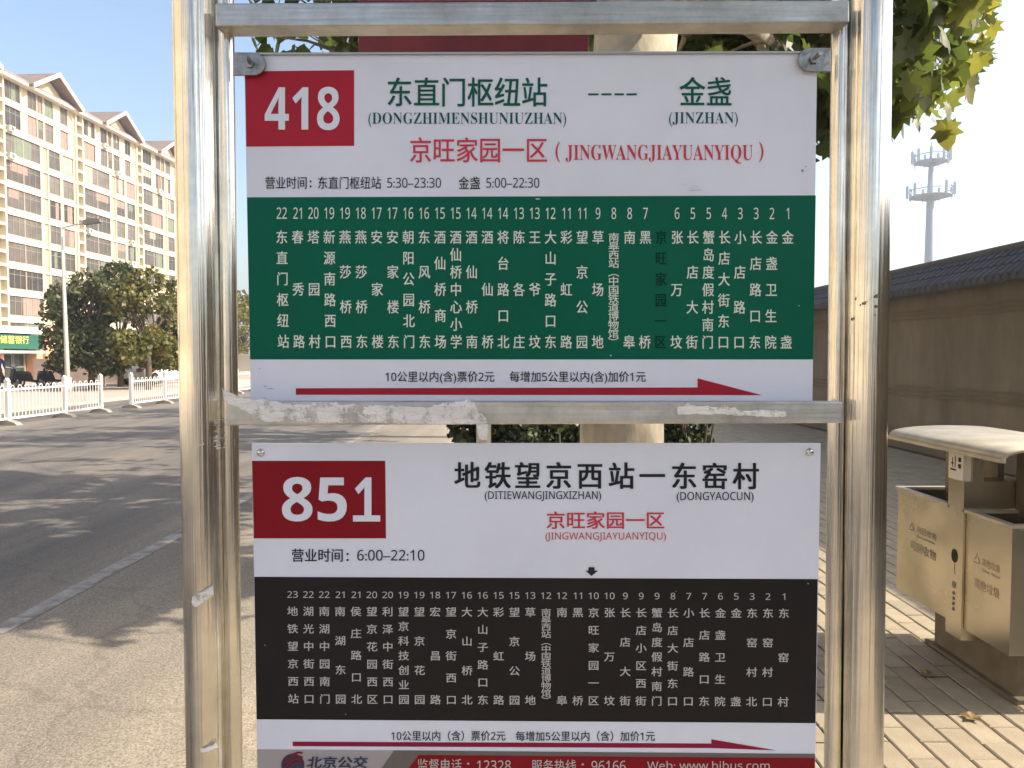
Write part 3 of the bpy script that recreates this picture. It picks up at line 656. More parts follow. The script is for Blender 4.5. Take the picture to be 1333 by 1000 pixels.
def far_tree(px, d, w, ztop, m, seed, label, n=2600, zb=.75, sc=.17):
    rg = random.Random(seed); x = (px - 670) / F * d
    root = empty('street_tree', (x, d, ROADZ), label, 'tree', 'street trees beyond the white fence')
    mb = MB(); mb.tube([(x, d, ROADZ), (x + .05, d, 1.2), (x, d, 2.4)], [.16, .12, .10], 8)
    mb.build('trunk', M_barkd, root, smooth=True)
    H_ = ztop - zb; blobs = []
    for i in range(15):
        a = rg.uniform(0, 6.28); rr = rg.uniform(.2, .75) * w; t = rg.random()
        blobs.append((x + rr * math.cos(a), d + rr * math.sin(a), zb + H_ * (.10 + .72 * t), w * rg.uniform(.32, .52) * (1.05 - .35 * t)))
    blobs.append((x, d, ztop - w * .45, w * .45))
    mb = MB(); branches(mb, (x, d, 2.0), blobs, rg, .06, 5); mb.build('branch', M_barkd, root)
    items = [(p, leaf_rot(rg, .3), sc * rg.uniform(.6, 1.3), min(1, max(0, .25 + .5 * rg.random() + .45 * noise.noise(p * 1.3)))) for p in scatter_blobs(blobs, n, rg, .6, .08, 1.5)]
    mb, tt = leaves(items, SIMPLE_V, SIMPLE_F); o = mb.build('crown', m, root); set_tint(o.data, tt)
far_tree(88, 34, 1.45, 5.0, M_leaf_dark, 21, 'dark leafy tree right of the shop, leftmost of the trees beyond the fence')
far_tree(122, 33, 1.7, 5.5, M_leaf_dark, 22, 'dark rounded tree beside the street lamp beyond the white fence', 5200)
far_tree(160, 36, 1.7, 6.2, M_leaf_dark, 23, 'tall olive tree in the middle of the group beyond the fence', 5200)
far_tree(196, 33, 1.7, 5.6, M_leaf_yel, 24, 'yellow green tree right of the dark trees, beyond the fence opening', 5200)
far_tree(240, 37, 1.8, 5.6, M_leaf_yel, 25, 'yellow green tree partly hidden by the left steel post', 4500)
far_tree(283, 46, 2.3, 6.0, M_leaf_yel, 26, 'distant yellow green tree just left of the route boards', 2500)
far_tree(322, 60, 3.0, 7.0, M_leaf_yel, 27, 'farthest yellow green tree seen in the narrow gap beside the boards', 2500, .9, .25)
# low pale wall under the far trees
b = MB(); b.box((-26.5, 41, ROADZ), (-20.0, 41.25, 1.25)); b.box((-26.55, 40.97, 1.25), (-19.95, 41.28, 1.33))
tag(b.build('garden_wall', mat('pink_render', (.55, .42, .36), .9, var=.15, vscale=1)), 'low pinkish garden wall under the trees beyond the fence', 'wall')
b = MB(); b.box((-19, 47, ROADZ), (-8, 47.3, 1.5)); b.box((-19.05, 46.96, 1.5), (-7.95, 47.34, 1.6))
tag(b.build('boundary_wall', mat('pale_render', (.62, .57, .46), .9, var=.1, vscale=1)), 'low cream boundary wall farther down the road behind the yellow trees', 'wall')

# shrubs along the pavement behind the sign
def shrub(x, y, w, h, seed, label):
    rg = random.Random(seed); root = empty('shrub', (x, y, 0), label, 'shrub', 'clipped shrubs behind the sign')
    mb = MB()
    for k in range(7):
        a = rg.uniform(0, 6.28); mb.tube([(x, y, 0), (x + w * .5 * math.cos(a), y + w * .5 * math.sin(a), h * .8)], [.02, .006], 5)
    mb.build('stem', M_barkd, root)
    bl = [(x + rg.uniform(-.5, .5) * w, y + rg.uniform(-.5, .5) * w, h * rg.uniform(.35, .75), w * .5) for _ in range(6)]
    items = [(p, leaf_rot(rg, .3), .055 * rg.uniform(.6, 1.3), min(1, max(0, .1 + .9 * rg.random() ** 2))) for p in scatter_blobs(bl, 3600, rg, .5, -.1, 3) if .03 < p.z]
    mb, tt = leaves(items, SIMPLE_V, SIMPLE_F); o = mb.build('foliage', M_shrub, root); set_tint(o.data, tt); tag(o, kind='stuff')
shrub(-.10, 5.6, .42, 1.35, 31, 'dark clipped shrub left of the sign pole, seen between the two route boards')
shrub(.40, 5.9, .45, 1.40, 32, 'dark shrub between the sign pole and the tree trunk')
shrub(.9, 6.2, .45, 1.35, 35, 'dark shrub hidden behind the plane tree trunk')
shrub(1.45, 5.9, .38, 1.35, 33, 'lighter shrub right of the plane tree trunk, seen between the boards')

# second stop sign behind: thin pole with red header panel
sx, sy = (633 - 670) / F * 2.0, 2.0
s2 = empty('rear_stop_sign', (sx, sy, 0), 'thin steel pole with a dark red header panel standing behind the route boards', 'sign')
b = MB(); b.tube([(sx, sy, 0), (sx, sy, 2.7)], .02, 14); b.build('pole', M_rail, s2, smooth=True)
b = MB(); b.box((-.40, sy - .045, 2.26), (.20, sy - .022, 2.43)); b.build('header_panel', mat('dull_red', (.17, .014, .022), .5, var=.3, vscale=14), s2, bevel=.004)

# ------------------------------------------------------------------ litter bin
def litter_bin():
    X0, X1, Y0, Y1 = 2.06, 2.50, 3.02, 3.92; ZB, ZT = .255, .79
    root = empty('litter_bin', (2.27, 3.47, 0), 'double stainless steel litter bin with arched canopy on the brick pavement', 'litter bin')
    yc0, yc1 = 3.33, 3.45
    def hopper(y0, y1, lab):
        b = MB(); t = .018
        b.box((X0, y0, ZB), (X1, y1, ZB + t)); b.box((X0, y0, ZB + t), (X0 + t, y1, ZT)); b.box((X1 - t, y0, ZB + t), (X1, y1, ZT))
        b.box((X0 + t, y0, ZB + t), (X1 - t, y0 + t, ZT)); b.box((X0 + t, y1 - t, ZB + t), (X1 - t, y1, ZT))
        h = b.build('hopper', M_bin, root); h['label'] = lab
        r = MB(); e = .012
        r.box((X0 - e, y0 - e, ZT), (X0 + .022, y1 + e, ZT + .014)); r.box((X1 - .022, y0 - e, ZT), (X1 + e, y1 + e, ZT + .014)); r.box((X0 + .022, y0 - e, ZT), (X1 - .022, y0 + .022, ZT + .014)); r.box((X0 + .022, y1 - .022, ZT), (X1 - .022, y1 + e, ZT + .014))
        r.build('rim', M_binroof, h)
        f = MB(); f.box((X0 + .03, y0 + .03, ZT - .10), (X1 - .03, y1 - .03, ZT - .08)); f.build('liner', mat('liner_black', (.02, .018, .016), .7), h)
        fl = MB(); fl.box((X0 + .16, y0 + .03, ZT - .03), (X1 - .06, y0 + (y1 - y0) * .55, ZT - .02)); fl.build('flap', M_bin, h)
        return h
    h1 = hopper(Y0, yc0 - .003, 'near steel hopper with red printed recycling marks')
    h2 = hopper(yc1 + .003, Y1, 'far steel hopper with black recycling symbol')
    b = MB(); b.box((X0 - .012, yc0, .20), (X1 + .012, yc1, .93)); b.build('centre_column', M_bin, root)
    b = MB(); b.box((X0 + .02, yc0 - .01, .93), (X0 + .07, yc1 + .01, 1.075)); b.build('canopy_bracket', M_bin, root)
    b = MB(); b.box((2.28, Y0 + .05, .70), (2.31, yc0 - .004, 1.10)); b.build('back_panel', M_bind, root); b = MB(); b.box((2.28, yc1 + .004, .70), (2.31, Y1 - .05, 1.10)); b.build('back_panel', M_bind, root)
    b = MB(); b.box((X0 - .0165, yc0 + .004, .95 - .02), (X0 + .02, yc1 - .004, 1.075)); pl = b.build('notice_plate', mat('plate_white', (.55, .52, .46), .5), root)
    # printed marks on the plate: two dark squares and strokes
    b = MB(); xq = X0 - .0175
    def q(y0, y1, z0, z1, m_=b, xx=None): xx = xx or xq; m_.add([(xx, y0, z0), (xx, y1, z0), (xx, y1, z1), (xx, y0, z1)], [(0, 1, 2, 3)])
    q(yc0 + .018, yc0 + .040, .985, 1.005); q(yc0 + .018, yc0 + .040, 1.015, 1.035); q(yc0 + .055, yc0 + .10, .97, .978); q(yc0 + .06, yc0 + .066, .985, 1.04); q(yc0 + .075, yc0 + .095, 1.0, 1.006); q(yc0 + .08, yc0 + .086, .985, 1.03)
    b.build('print', M_ink, pl)
    # lock hole and small print on the column
    b = MB(); xx = X0 - .0135
    b.add([(xx, 3.39 + .024 * math.cos(a * math.pi / 8), .575 + .032 * math.sin(a * math.pi / 8)) for a in range(16)], [tuple(range(16))]); b.build('lock_hole', mat('hole_black', (.008, .007, .006), .8), root)
    b = MB(); q(3.386, 3.390, .49, .54, b, xx)
    for i, z in enumerate((.445, .41, .385, .36, .335)):
        if i == 0:
            b.add([(xx, 3.39 + .014 * math.cos(a * math.pi / 6), z - .005 + .017 * math.sin(a * math.pi / 6)) for a in range(12)], [tuple(range(12))])
        else: q(3.380, 3.400, z - .016, z - .010, b, xx); q(3.383, 3.388, z - .014, z, b, xx); q(3.393, 3.397, z - .016, z, b, xx)
    b.build('print', mat('faded_black', (.20, .175, .135), .6), root)
    gl = text_mesh([('♻', 0.0), ('可回收物', 0.0), ('其他垃圾', 0.0), ('Recyclable', 0.0), ('Other Waste', 0.0)])
    def wr(s_, y0, y1, z0, z1, m_, par):
        vs, fs = gl[(s_, 0.0)]; bb_ = bbox(vs); o = MB()
        o.add([(X0 - .0012, y1 + (v[0] - bb_[0]) / (bb_[2] - bb_[0]) * (y0 - y1), z0 + (v[1] - bb_[1]) / (bb_[3] - bb_[1]) * (z1 - z0)) for v in vs], fs); o.build('print', m_, par)
    fb = MATS['faded_black']; fr = mat('faded_red', (.37, .235, .16), .6)
    def ring(yc, zc, m_, par):
        o = MB()
        for k in range(3):
            a = R(90 + 120 * k); c_ = R(90 + 120 * (k + 1)); r1, r2 = .030, .020
            o.add([(X0 - .0012, yc - r1 * math.cos(a), zc + r1 * math.sin(a)), (X0 - .0012, yc - r1 * math.cos(a) * .3 - r1 * math.cos(c_) * .7, zc + r1 * math.sin(a) * .3 + r1 * math.sin(c_) * .7), (X0 - .0012, yc - r2 * math.cos(a) * .3 - r2 * math.cos(c_) * .7, zc + r2 * math.sin(a) * .3 + r2 * math.sin(c_) * .7), (X0 - .0012, yc - r2 * math.cos(a), zc + r2 * math.sin(a))], [(0, 1, 2, 3)])
        o.build('recycling_mark', m_, par)
    ring(3.78, .615, fb, h2); wr('可回收物', 3.56, 3.73, .60, .635, fb, h2); wr('Recyclable', 3.57, 3.73, .575, .59, fb, h2)
    wr('可回收物', 3.56, 3.79, .50, .55, fb, h2)
    ring(3.245, .595, fr, h1); wr('其他垃圾', 3.09, 3.21, .58, .615, fr, h1); wr('Other Waste', 3.09, 3.21, .555, .57, fr, h1)
    wr('其他垃圾', 3.09, 3.26, .47, .515, fr, h1)
    # base
    b = MB(); b.box((X0 + .10, Y0 + .10, 0), (X1 - .10, Y1 - .10, .02)); b.box((X0 + .13, Y0 + .14, .02), (X1 - .13, Y1 - .14, .25)); b.build('base', mat('bin_base', (.16, .13, .09), .8, var=.3, vscale=9), root)
    # canopy: elliptical arch shell
    N = 20; hw = .31; cx = 2.29; a0, a1 = 2.97, 3.87; t = .014; b = MB(); ring_ = []
    for k in range(N + 1):
        an = math.pi * k / N; ring_.append((cx - hw * math.cos(an), 1.080 + .055 * math.sin(an) ** .62))
    inner = [(cx + (x - cx) * .97, z - t) for x, z in ring_]
    poly = ring_ + inner[::-1]
    n_ = len(ring_)
    vs = [(x, a0, z) for x, z in ring_] + [(x, a1, z) for x, z in ring_] + [(x, a0, z) for x, z in inner] + [(x, a1, z) for x, z in inner]
    fs = []
    for i in range(n_ - 1):
        fs += [(i, i + 1, n_ + i + 1, n_ + i), (2 * n_ + i, 3 * n_ + i, 3 * n_ + i + 1, 2 * n_ + i + 1), (i, 2 * n_ + i, 2 * n_ + i + 1, i + 1), (n_ + i, n_ + i + 1, 3 * n_ + i + 1, 3 * n_ + i)]
    fs += [(0, n_, 3 * n_, 2 * n_), (n_ - 1, 3 * n_ - 1, 4 * n_ - 1, 2 * n_ - 1)]
    b.add(vs, fs); cn = b.build('canopy', M_binroof, root, smooth=True)
    for q_ in (-1, 1): b = MB(); b.box((cx + q_ * hw - .01, a0 - .004, 1.066), (cx + q_ * hw + .01, a1 + .004, 1.082)); b.build('canopy_edge', M_binroof, root)
litter_bin()

# ------------------------------------------------------------------ people, scooters, car beyond the fence
def person(x, y, z, h, jacket, trousers, label, cat='person', rz=0, stride=.18):
    root = empty('person', (x, y, z), label, cat)
    me = bpy.data.meshes.new('body')
    J = {'pel': (0, 0, .53), 'wst': (0, 0, .60), 'chs': (0, 0, .74), 'nek': (0, 0, .845), 'hed': (0, -.01, .90), 'top': (0, -.005, .965),
         'lsh': (-.10, 0, .80), 'lel': (-.135, .02, .64), 'lha': (-.13, -.05, .50), 'rsh': (.10, 0, .80), 'rel': (.135, -.0, .64), 'rha': (.14, -.06, .50),
         'lhi': (-.05, 0, .50), 'lkn': (-.055, -stride * .5, .28), 'lan': (-.055, -stride * .6, .04), 'lto': (-.055, -stride * .6 - .09, .015),
         'rhi': (.05, 0, .50), 'rkn': (.055, stride * .2, .28), 'ran': (.055, stride * .6, .05), 'rto': (.055, stride * .6 - .08, .02)}
    Rr = dict(pel=.075, wst=.068, chs=.085, nek=.032, hed=.052, top=.035, lsh=.04, lel=.030, lha=.018, rsh=.04, rel=.030, rha=.018, lhi=.055, lkn=.038, lan=.026, lto=.02, rhi=.055, rkn=.038, ran=.026, rto=.02)
    E_ = [('pel', 'wst'), ('wst', 'chs'), ('chs', 'nek'), ('nek', 'hed'), ('hed', 'top'), ('chs', 'lsh'), ('lsh', 'lel'), ('lel', 'lha'), ('chs', 'rsh'), ('rsh', 'rel'), ('rel', 'rha'), ('pel', 'lhi'), ('lhi', 'lkn'), ('lkn', 'lan'), ('lan', 'lto'), ('pel', 'rhi'), ('rhi', 'rkn'), ('rkn', 'ran'), ('ran', 'rto')]
    ks = list(J); me.from_pydata([tuple(c * h for c in J[k]) for k in ks], [(ks.index(a), ks.index(b_)) for a, b_ in E_], [])
    o = bpy.data.objects.new('body', me); COL.objects.link(o)
    o.modifiers.new('skin', 'SKIN'); ss = o.modifiers.new('sub', 'SUBSURF'); ss.levels = 1
    if not me.skin_vertices: me.attributes.new
    for i, k in enumerate(ks):
        sv = me.skin_vertices[0].data[i]; sv.radius = (Rr[k] * h, Rr[k] * h * (.72 if k in ('pel', 'wst', 'chs') else 1)); sv.use_root = (k == 'pel')
    bpy.context.view_layer.update(); dg = bpy.context.evaluated_depsgraph_get(); nm = bpy.data.meshes.new_from_object(o.evaluated_get(dg)); bpy.data.objects.remove(o)
    for m_ in (mat('skin_tone', (.50, .32, .23), .6), jacket, trousers, mat('hair_black', (.02, .018, .016), .6), mat('shoe_black', (.03, .03, .03), .6)): nm.materials.append(m_)
    for p in nm.polygons:
        c_ = p.center; t = c_.z / h
        p.material_index = 4 if t < .045 else 2 if t < .53 and abs(c_.x) < .115 * h else 3 if t > .925 or (t > .885 and c_.y > .012 * h) else 0 if t > .835 or (t < .53) else 1
    nm.shade_smooth(); nm.name = 'body'
    o = bpy.data.objects.new('body', nm); COL.objects.link(o); o.location = (x, y, z); o.rotation_euler = (0, 0, rz); put(o, root)
jk = mat('jacket_black', (.02, .02, .024), .8); jb = mat('jacket_blue', (.05, .07, .28), .8); jy = mat('jacket_grey', (.10, .09, .09), .8)
tb = mat('trousers_grey', (.12, .10, .10), .8); tn_ = mat('trousers_tan', (.35, .24, .20), .8)
FPZ = ROADZ + .10
def at(px, d): return (px - 670) / F * d
person(at(137, 35), 35, FPZ, 1.70, jk, tn_, 'pedestrian in a black jacket standing at the near edge of the fence opening', rz=.6)
person(at(165, 38), 38, FPZ, 1.66, jy, tb, 'pedestrian in dark grey clothes in the middle of the fence opening', rz=2.6)
person(at(2, 33), 33, FPZ, 1.68, jb, tb, 'person in a blue jacket by the left shop door', rz=1.2)
def scooter(x, y, rz, label):
    root = empty('parked_scooter', (x, y, FPZ), label, 'scooter', 'scooters parked in front of the shop', rz)
    M = Matrix.Translation((x, y, FPZ)) @ Matrix.Rotation(rz, 4, 'Z'); bk = mat('scooter_black', (.025, .022, .022), .45)
    def seg(m_, pts, r_, n=8): m_.tube([M @ Vector(p) for p in pts], r_, n)
    for xx in (-.58, .58):
        w_ = MB(); seg(w_, [(xx + .20 * math.cos(a * math.pi / 8), 0, .23 + .20 * math.sin(a * math.pi / 8)) for a in range(17)], .045, 6); wo = w_.build('wheel', mat('tyre', (.02, .02, .02), .8), root)
        w2_ = MB(); seg(w2_, [(xx, -.03, .23), (xx, .03, .23)], .12, 12); w2_.build('rim', mat('rim_grey', (.3, .3, .3), .4, .8), wo)
    b = MB(); b.prism([(-.75, .42), (-.70, .68), (-.1, .66), (0, .35), (.3, .32), (.42, .9), (.50, .9), (.48, .25), (.1, .22), (-.45, .28)], 'y', -.13, .13, M=M); b.build('body', bk, root, bevel=.02)
    b = MB(); b.prism([(-.72, .69), (-.66, .78), (-.2, .76), (-.08, .67)], 'y', -.14, .14, M=M); b.build('seat', bk, root)
    b = MB(); seg(b, [(.60, 0, .25), (.46, 0, .95)], .025); seg(b, [(.40, -.32, 1.02), (.46, 0, .96), (.40, .32, 1.02)], .02); b.build('handlebar', bk, root)
    b = MB(); b.prism([(.48, .78), (.58, .80), (.55, .92), (.48, .93)], 'y', -.07, .07, M=M); b.build('headlight', mat('lens_pale', (.6, .6, .55), .2), root)
scooter(at(47, 36), 36, .5, 'black scooter parked in front of the shop door')
scooter(at(66, 36), 36.5, .9, 'black scooter parked in front of the orange pillar, right of the other scooter')
scooter(at(18, 35), 34.5, 1.2, 'black scooter nearest the person in blue')
def car(x, y, rz):
    root = empty('parked_car', (x, y, FPZ), 'white car parked beyond the farther railing, under the yellow green tree', 'car', rz=rz)
    M = Matrix.Translation((x, y, FPZ)) @ Matrix.Rotation(rz, 4, 'Z'); wp = mat('car_white', (.75, .74, .72), .3, coat=.5)
    b = MB(); b.prism([(-2.2, .35), (-2.25, .75), (-2.1, .95), (-1.2, 1.02), (.9, 1.0), (2.05, .85), (2.2, .6), (2.15, .3), (1.75, .3), (1.6, .55), (1.2, .55), (1.05, .28), (-1.0, .28), (-1.15, .55), (-1.6, .55), (-1.75, .3)], 'y', -.86, .86, M=M); b.build('body', wp, root, bevel=.03)
    b = MB(); lo = [(-1.7, .98), (1.05, .98)]; vs = []
    for (xx, zz, yy) in ((-1.75, .99, .78), (1.1, .99, .78), (.45, 1.42, .62), (-1.15, 1.44, .62)): vs += [M @ Vector((xx, -yy, zz)), M @ Vector((xx, yy, zz))]
    b.add(vs, [(0, 2, 4, 6), (1, 7, 5, 3), (0, 1, 3, 2), (2, 3, 5, 4), (4, 5, 7, 6), (6, 7, 1, 0)]); b.build('cabin_glass', mat('car_glass', (.02, .025, .03), .08), root)
    b = MB(); vs = [M @ Vector(p) for p in ((-1.2, -.63, 1.43), (.5, -.63, 1.41), (.5, .63, 1.41), (-1.2, .63, 1.43), (-1.1, -.58, 1.49), (.3, -.58, 1.48), (.3, .58, 1.48), (-1.1, .58, 1.49))]
    b.add(vs, [(0, 1, 5, 4), (1, 2, 6, 5), (2, 3, 7, 6), (3, 0, 4, 7), (4, 5, 6, 7)]); b.build('roof', wp, root)
    for xx in (-1.38, 1.38):
        for yy in (-.78, .78):
            w_ = MB(); w_.tube([M @ Vector((xx, yy - .1, .32)), M @ Vector((xx, yy + .1, .32))], .32, 16); wo = w_.build('wheel', MATS['tyre'], root)
            w_ = MB(); w_.tube([M @ Vector((xx, yy - .108, .32)), M @ Vector((xx, yy + .108, .32))], .19, 12); w_.build('rim', MATS['rim_grey'], wo)
    for yy in (-.6, .6):
        w_ = MB(); w_.box((2.08, yy - .18, .62), (2.22, yy + .18, .76), M=M); w_.build('headlight', MATS['lens_pale'], root)
        w_ = MB(); w_.box((-2.28, yy - .15, .68), (-2.2, yy + .15, .85), M=M); w_.build('tail_light', mat('tail_red', (.4, .02, .02), .3), root)
car(at(208, 40), 40, R(80))

# ------------------------------------------------------------------ the bus stop sign
sign = empty('bus_stop_sign', (.03, 1.06, 0), 'stainless steel bus stop frame holding the 418 and 851 route boards', 'bus stop sign')
def line_ext(p0, p1, z0, z1):
    f = lambda z: p0 + (p1 - p0) * ((z - p0.z) / (p1.z - p0.z))
    return f(z0), f(z1)
PD = 1.06
def post(name, ptop, pbot, r, z0, z1, D=PD, n=40):
    a, c_ = line_ext(P(pbot, 1000, D), P(ptop, 0, D), z0, z1)
    b = MB(); K = 24
    b.tube([a.lerp(c_, i / K) for i in range(K + 1)], r, n); return b.build(name, M_post, sign, smooth=True)
SCL = PD / F
pl_ = post('post', 254, 271.5, 27.5 * SCL, 0, 2.42); pl_['label'] = 'left main post with a scrap of tape'
pr_ = post('post', 1131, 1120, 27.5 * SCL, 0, 2.42); pr_['label'] = 'right main post with scratched marks'
post('inner_tube', 293, 305, 10.5 * SCL, .32, 2.36)
post('inner_tube', 1093.5, 1083.5, 10.5 * SCL, .32, 2.36)
def rail(name, pts, D0, D1, lab):
    # pts: TL, TR, BR, BL in photo pixels on the front face
    fr_ = [P(x, y, D0) for x, y in pts]; bk = [Vector((v.x, D1, v.z)) for v in fr_]
    b = MB(); b.add(fr_ + bk, [(0, 3, 2, 1), (4, 5, 6, 7), (0, 1, 5, 4), (1, 2, 6, 5), (2, 3, 7, 6), (3, 0, 4, 7)])
    o = b.build(name, M_rail, sign, bevel=.0022, smooth=False); o['label'] = lab; return o
rail('rail', [(280, 4), (1106, 0), (1106, 29), (280, 34)], 1.028, 1.064, 'top rail, scuffed')
midr = rail('rail', [(293, 523), (1097, 523), (1097, 551), (293, 554)], 1.022, 1.044, 'middle rail with torn tape')
rail('rail', [(300, 1052), (1094, 1050), (1094, 1078), (300, 1080)], 1.022, 1.044, 'bottom rail')
def quad_slab(name, pts, D, t, m_, parent, lab=None, bev=0):
    fr_ = [P(x, y, D) for x, y in pts]; bk = [Vector((v.x, D + t, v.z)) for v in fr_]
    b = MB(); b.add(fr_ + bk, [(0, 3, 2, 1), (4, 5, 6, 7), (0, 1, 5, 4), (1, 2, 6, 5), (2, 3, 7, 6), (3, 0, 4, 7)])
    o = b.build(name, m_, parent, bevel=bev)
    if lab: o['label'] = lab
    return o
BD = 1.050
board1 = quad_slab('route_board', [(317.5, 70), (1064, 68), (1057.5, 540), (326.5, 540)], BD, .003, M_white, sign, 'route 418 board with green stop band', .0006)
board2 = quad_slab('route_board', [(327.5, 577), (1068.5, 577), (1060.5, 1044), (335.5, 1044)], BD, .003, M_white, sign, 'route 851 board with black stop band', .0006)
board0 = quad_slab('header_board', [(316, -190), (1068, -190), (1064, -1), (318, -1)], BD, .003, M_white, sign, 'board above the top rail', .0006)
def trim(pts, par):
    o = quad_slab('board_lip', pts, BD - .004, .0035, M_board, par)
trim([(317.5, 68.5), (1064, 66.5), (1064, 69.0), (317.5, 71)], board1)
def flat(name, pts, m_, par, lift=.0004):
    b = MB(); b.add([P(x, y, BD - lift) for x, y in pts], [tuple(range(len(pts)))[::-1]]); return b.build(name, m_, par)
L1, L2, L3 = .0004, .0008, .0012
flat('number_panel', [(319, 93), (461, 91.5), (461, 190), (320.5, 191)], M_red, board1, L1)
flat('stop_band', [(321.5, 257), (1062, 254.5), (1058.5, 468), (325.5, 468)], M_green, board1, L1)
flat('direction_arrow', [(385, 505.5), (908, 504.5), (908, 492.5), (992, 514.5), (385, 514)], M_red, board1, L1)
flat('number_panel', [(328, 600), (501.5, 600), (502.5, 701), (330.5, 701)], M_red2, board2, L1)
flat('stop_band', [(331, 751), (1064.5, 754), (1061.5, 941.5), (334, 936.5)], M_black, board2, L1)
flat('direction_arrow', [(381, 965.5), (926, 968), (926, 962.5), (1011, 977), (926, 974), (381, 971.5)], M_bar, board2, L1)
flat('footer_band', [(334.5, 975.5), (1061, 981.5), (1060.6, 1043), (335.4, 1043)], M_footg, board2, L1)
flat('footer_stripe', [(513, 976.9), (1061, 981.7), (1060.6, 1043), (466, 1043)], M_footd, board2, L2)
flat('footer_panel', [(545, 983), (1060.8, 987), (1060.4, 1043), (500, 1043)], M_red2, board2, L3)
flat('here_arrow', [(766, 738.5), (774, 738.5), (774, 743), (778.5, 743), (770, 750), (762, 743), (766, 743)], M_ink, board2, L2)
for i, (a, c_) in enumerate(((765.5, 779), (783, 796), (800, 812), (815.5, 829))): flat('dash', [(a, 121.6), (c_, 121.6), (c_, 124), (a, 124)], M_inkg, board1, L2)

S1 = [('22', '东直门枢纽站'), ('21', '春秀路'), ('20', '塔园村'), ('19', '新源南路西口'), ('19', '燕莎桥西'), ('18', '燕莎桥东'), ('17', '安家楼'), ('17', '安家楼东'), ('16', '朝阳公园北门'), ('16', '东风桥东'), ('15', '酒仙桥商场'), ('15', '酒仙桥中心小学'), ('14', '酒仙桥南'), ('14', '酒仙桥'), ('14', '将台路口北'), ('13', '陈各庄'), ('13', '王爷坟'), ('12', '大山子路口东'), ('11', '彩虹路'), ('11', '望京公园'), ('9', '草场地'), ('8', '南皋西站︵中国铁道博物馆︶'), ('8', '南皋'), ('7', '黑桥'), ('', '京旺家园一区'), ('6', '张万坟'), ('5', '长店大街'), ('5', '蟹岛度假村南门'), ('4', '长店大街东口'), ('3', '小店路口'), ('3', '长店路口东'), ('2', '金盏卫生院'), ('1', '金盏')]
S2 = [('23', '地铁望京西站'), ('22', '湖光中街西口'), ('22', '南湖中园南门'), ('21', '南湖东园'), ('21', '侯庄路口北'), ('20', '望京花园西区'), ('20', '利泽中街西口'), ('19', '望京科技创业园'), ('19', '望京花园'), ('18', '宏昌路'), ('17', '望京街西口'), ('16', '大山桥北'), ('16', '大山子路口东'), ('15', '彩虹路'), ('15', '望京公园'), ('13', '草场地'), ('12', '南皋西站︵中国铁道博物馆︶'), ('12', '南皋'), ('11', '黑桥'), ('10', '京旺家园一区'), ('10', '张万坟'), ('9', '长店大街'), ('9', '长店小区西街'), ('9', '蟹岛度假村南门'), ('8', '长店大街东口'), ('7', '小店路口'), ('7', '长店路口东'), ('6', '金盏卫生院'), ('5', '金盏'), ('3', '东窑村北'), ('2', '东窑村口'), ('1', '东窑村')]
CO = .012                                 # stroke weight of small Chinese print
so_ = -.004
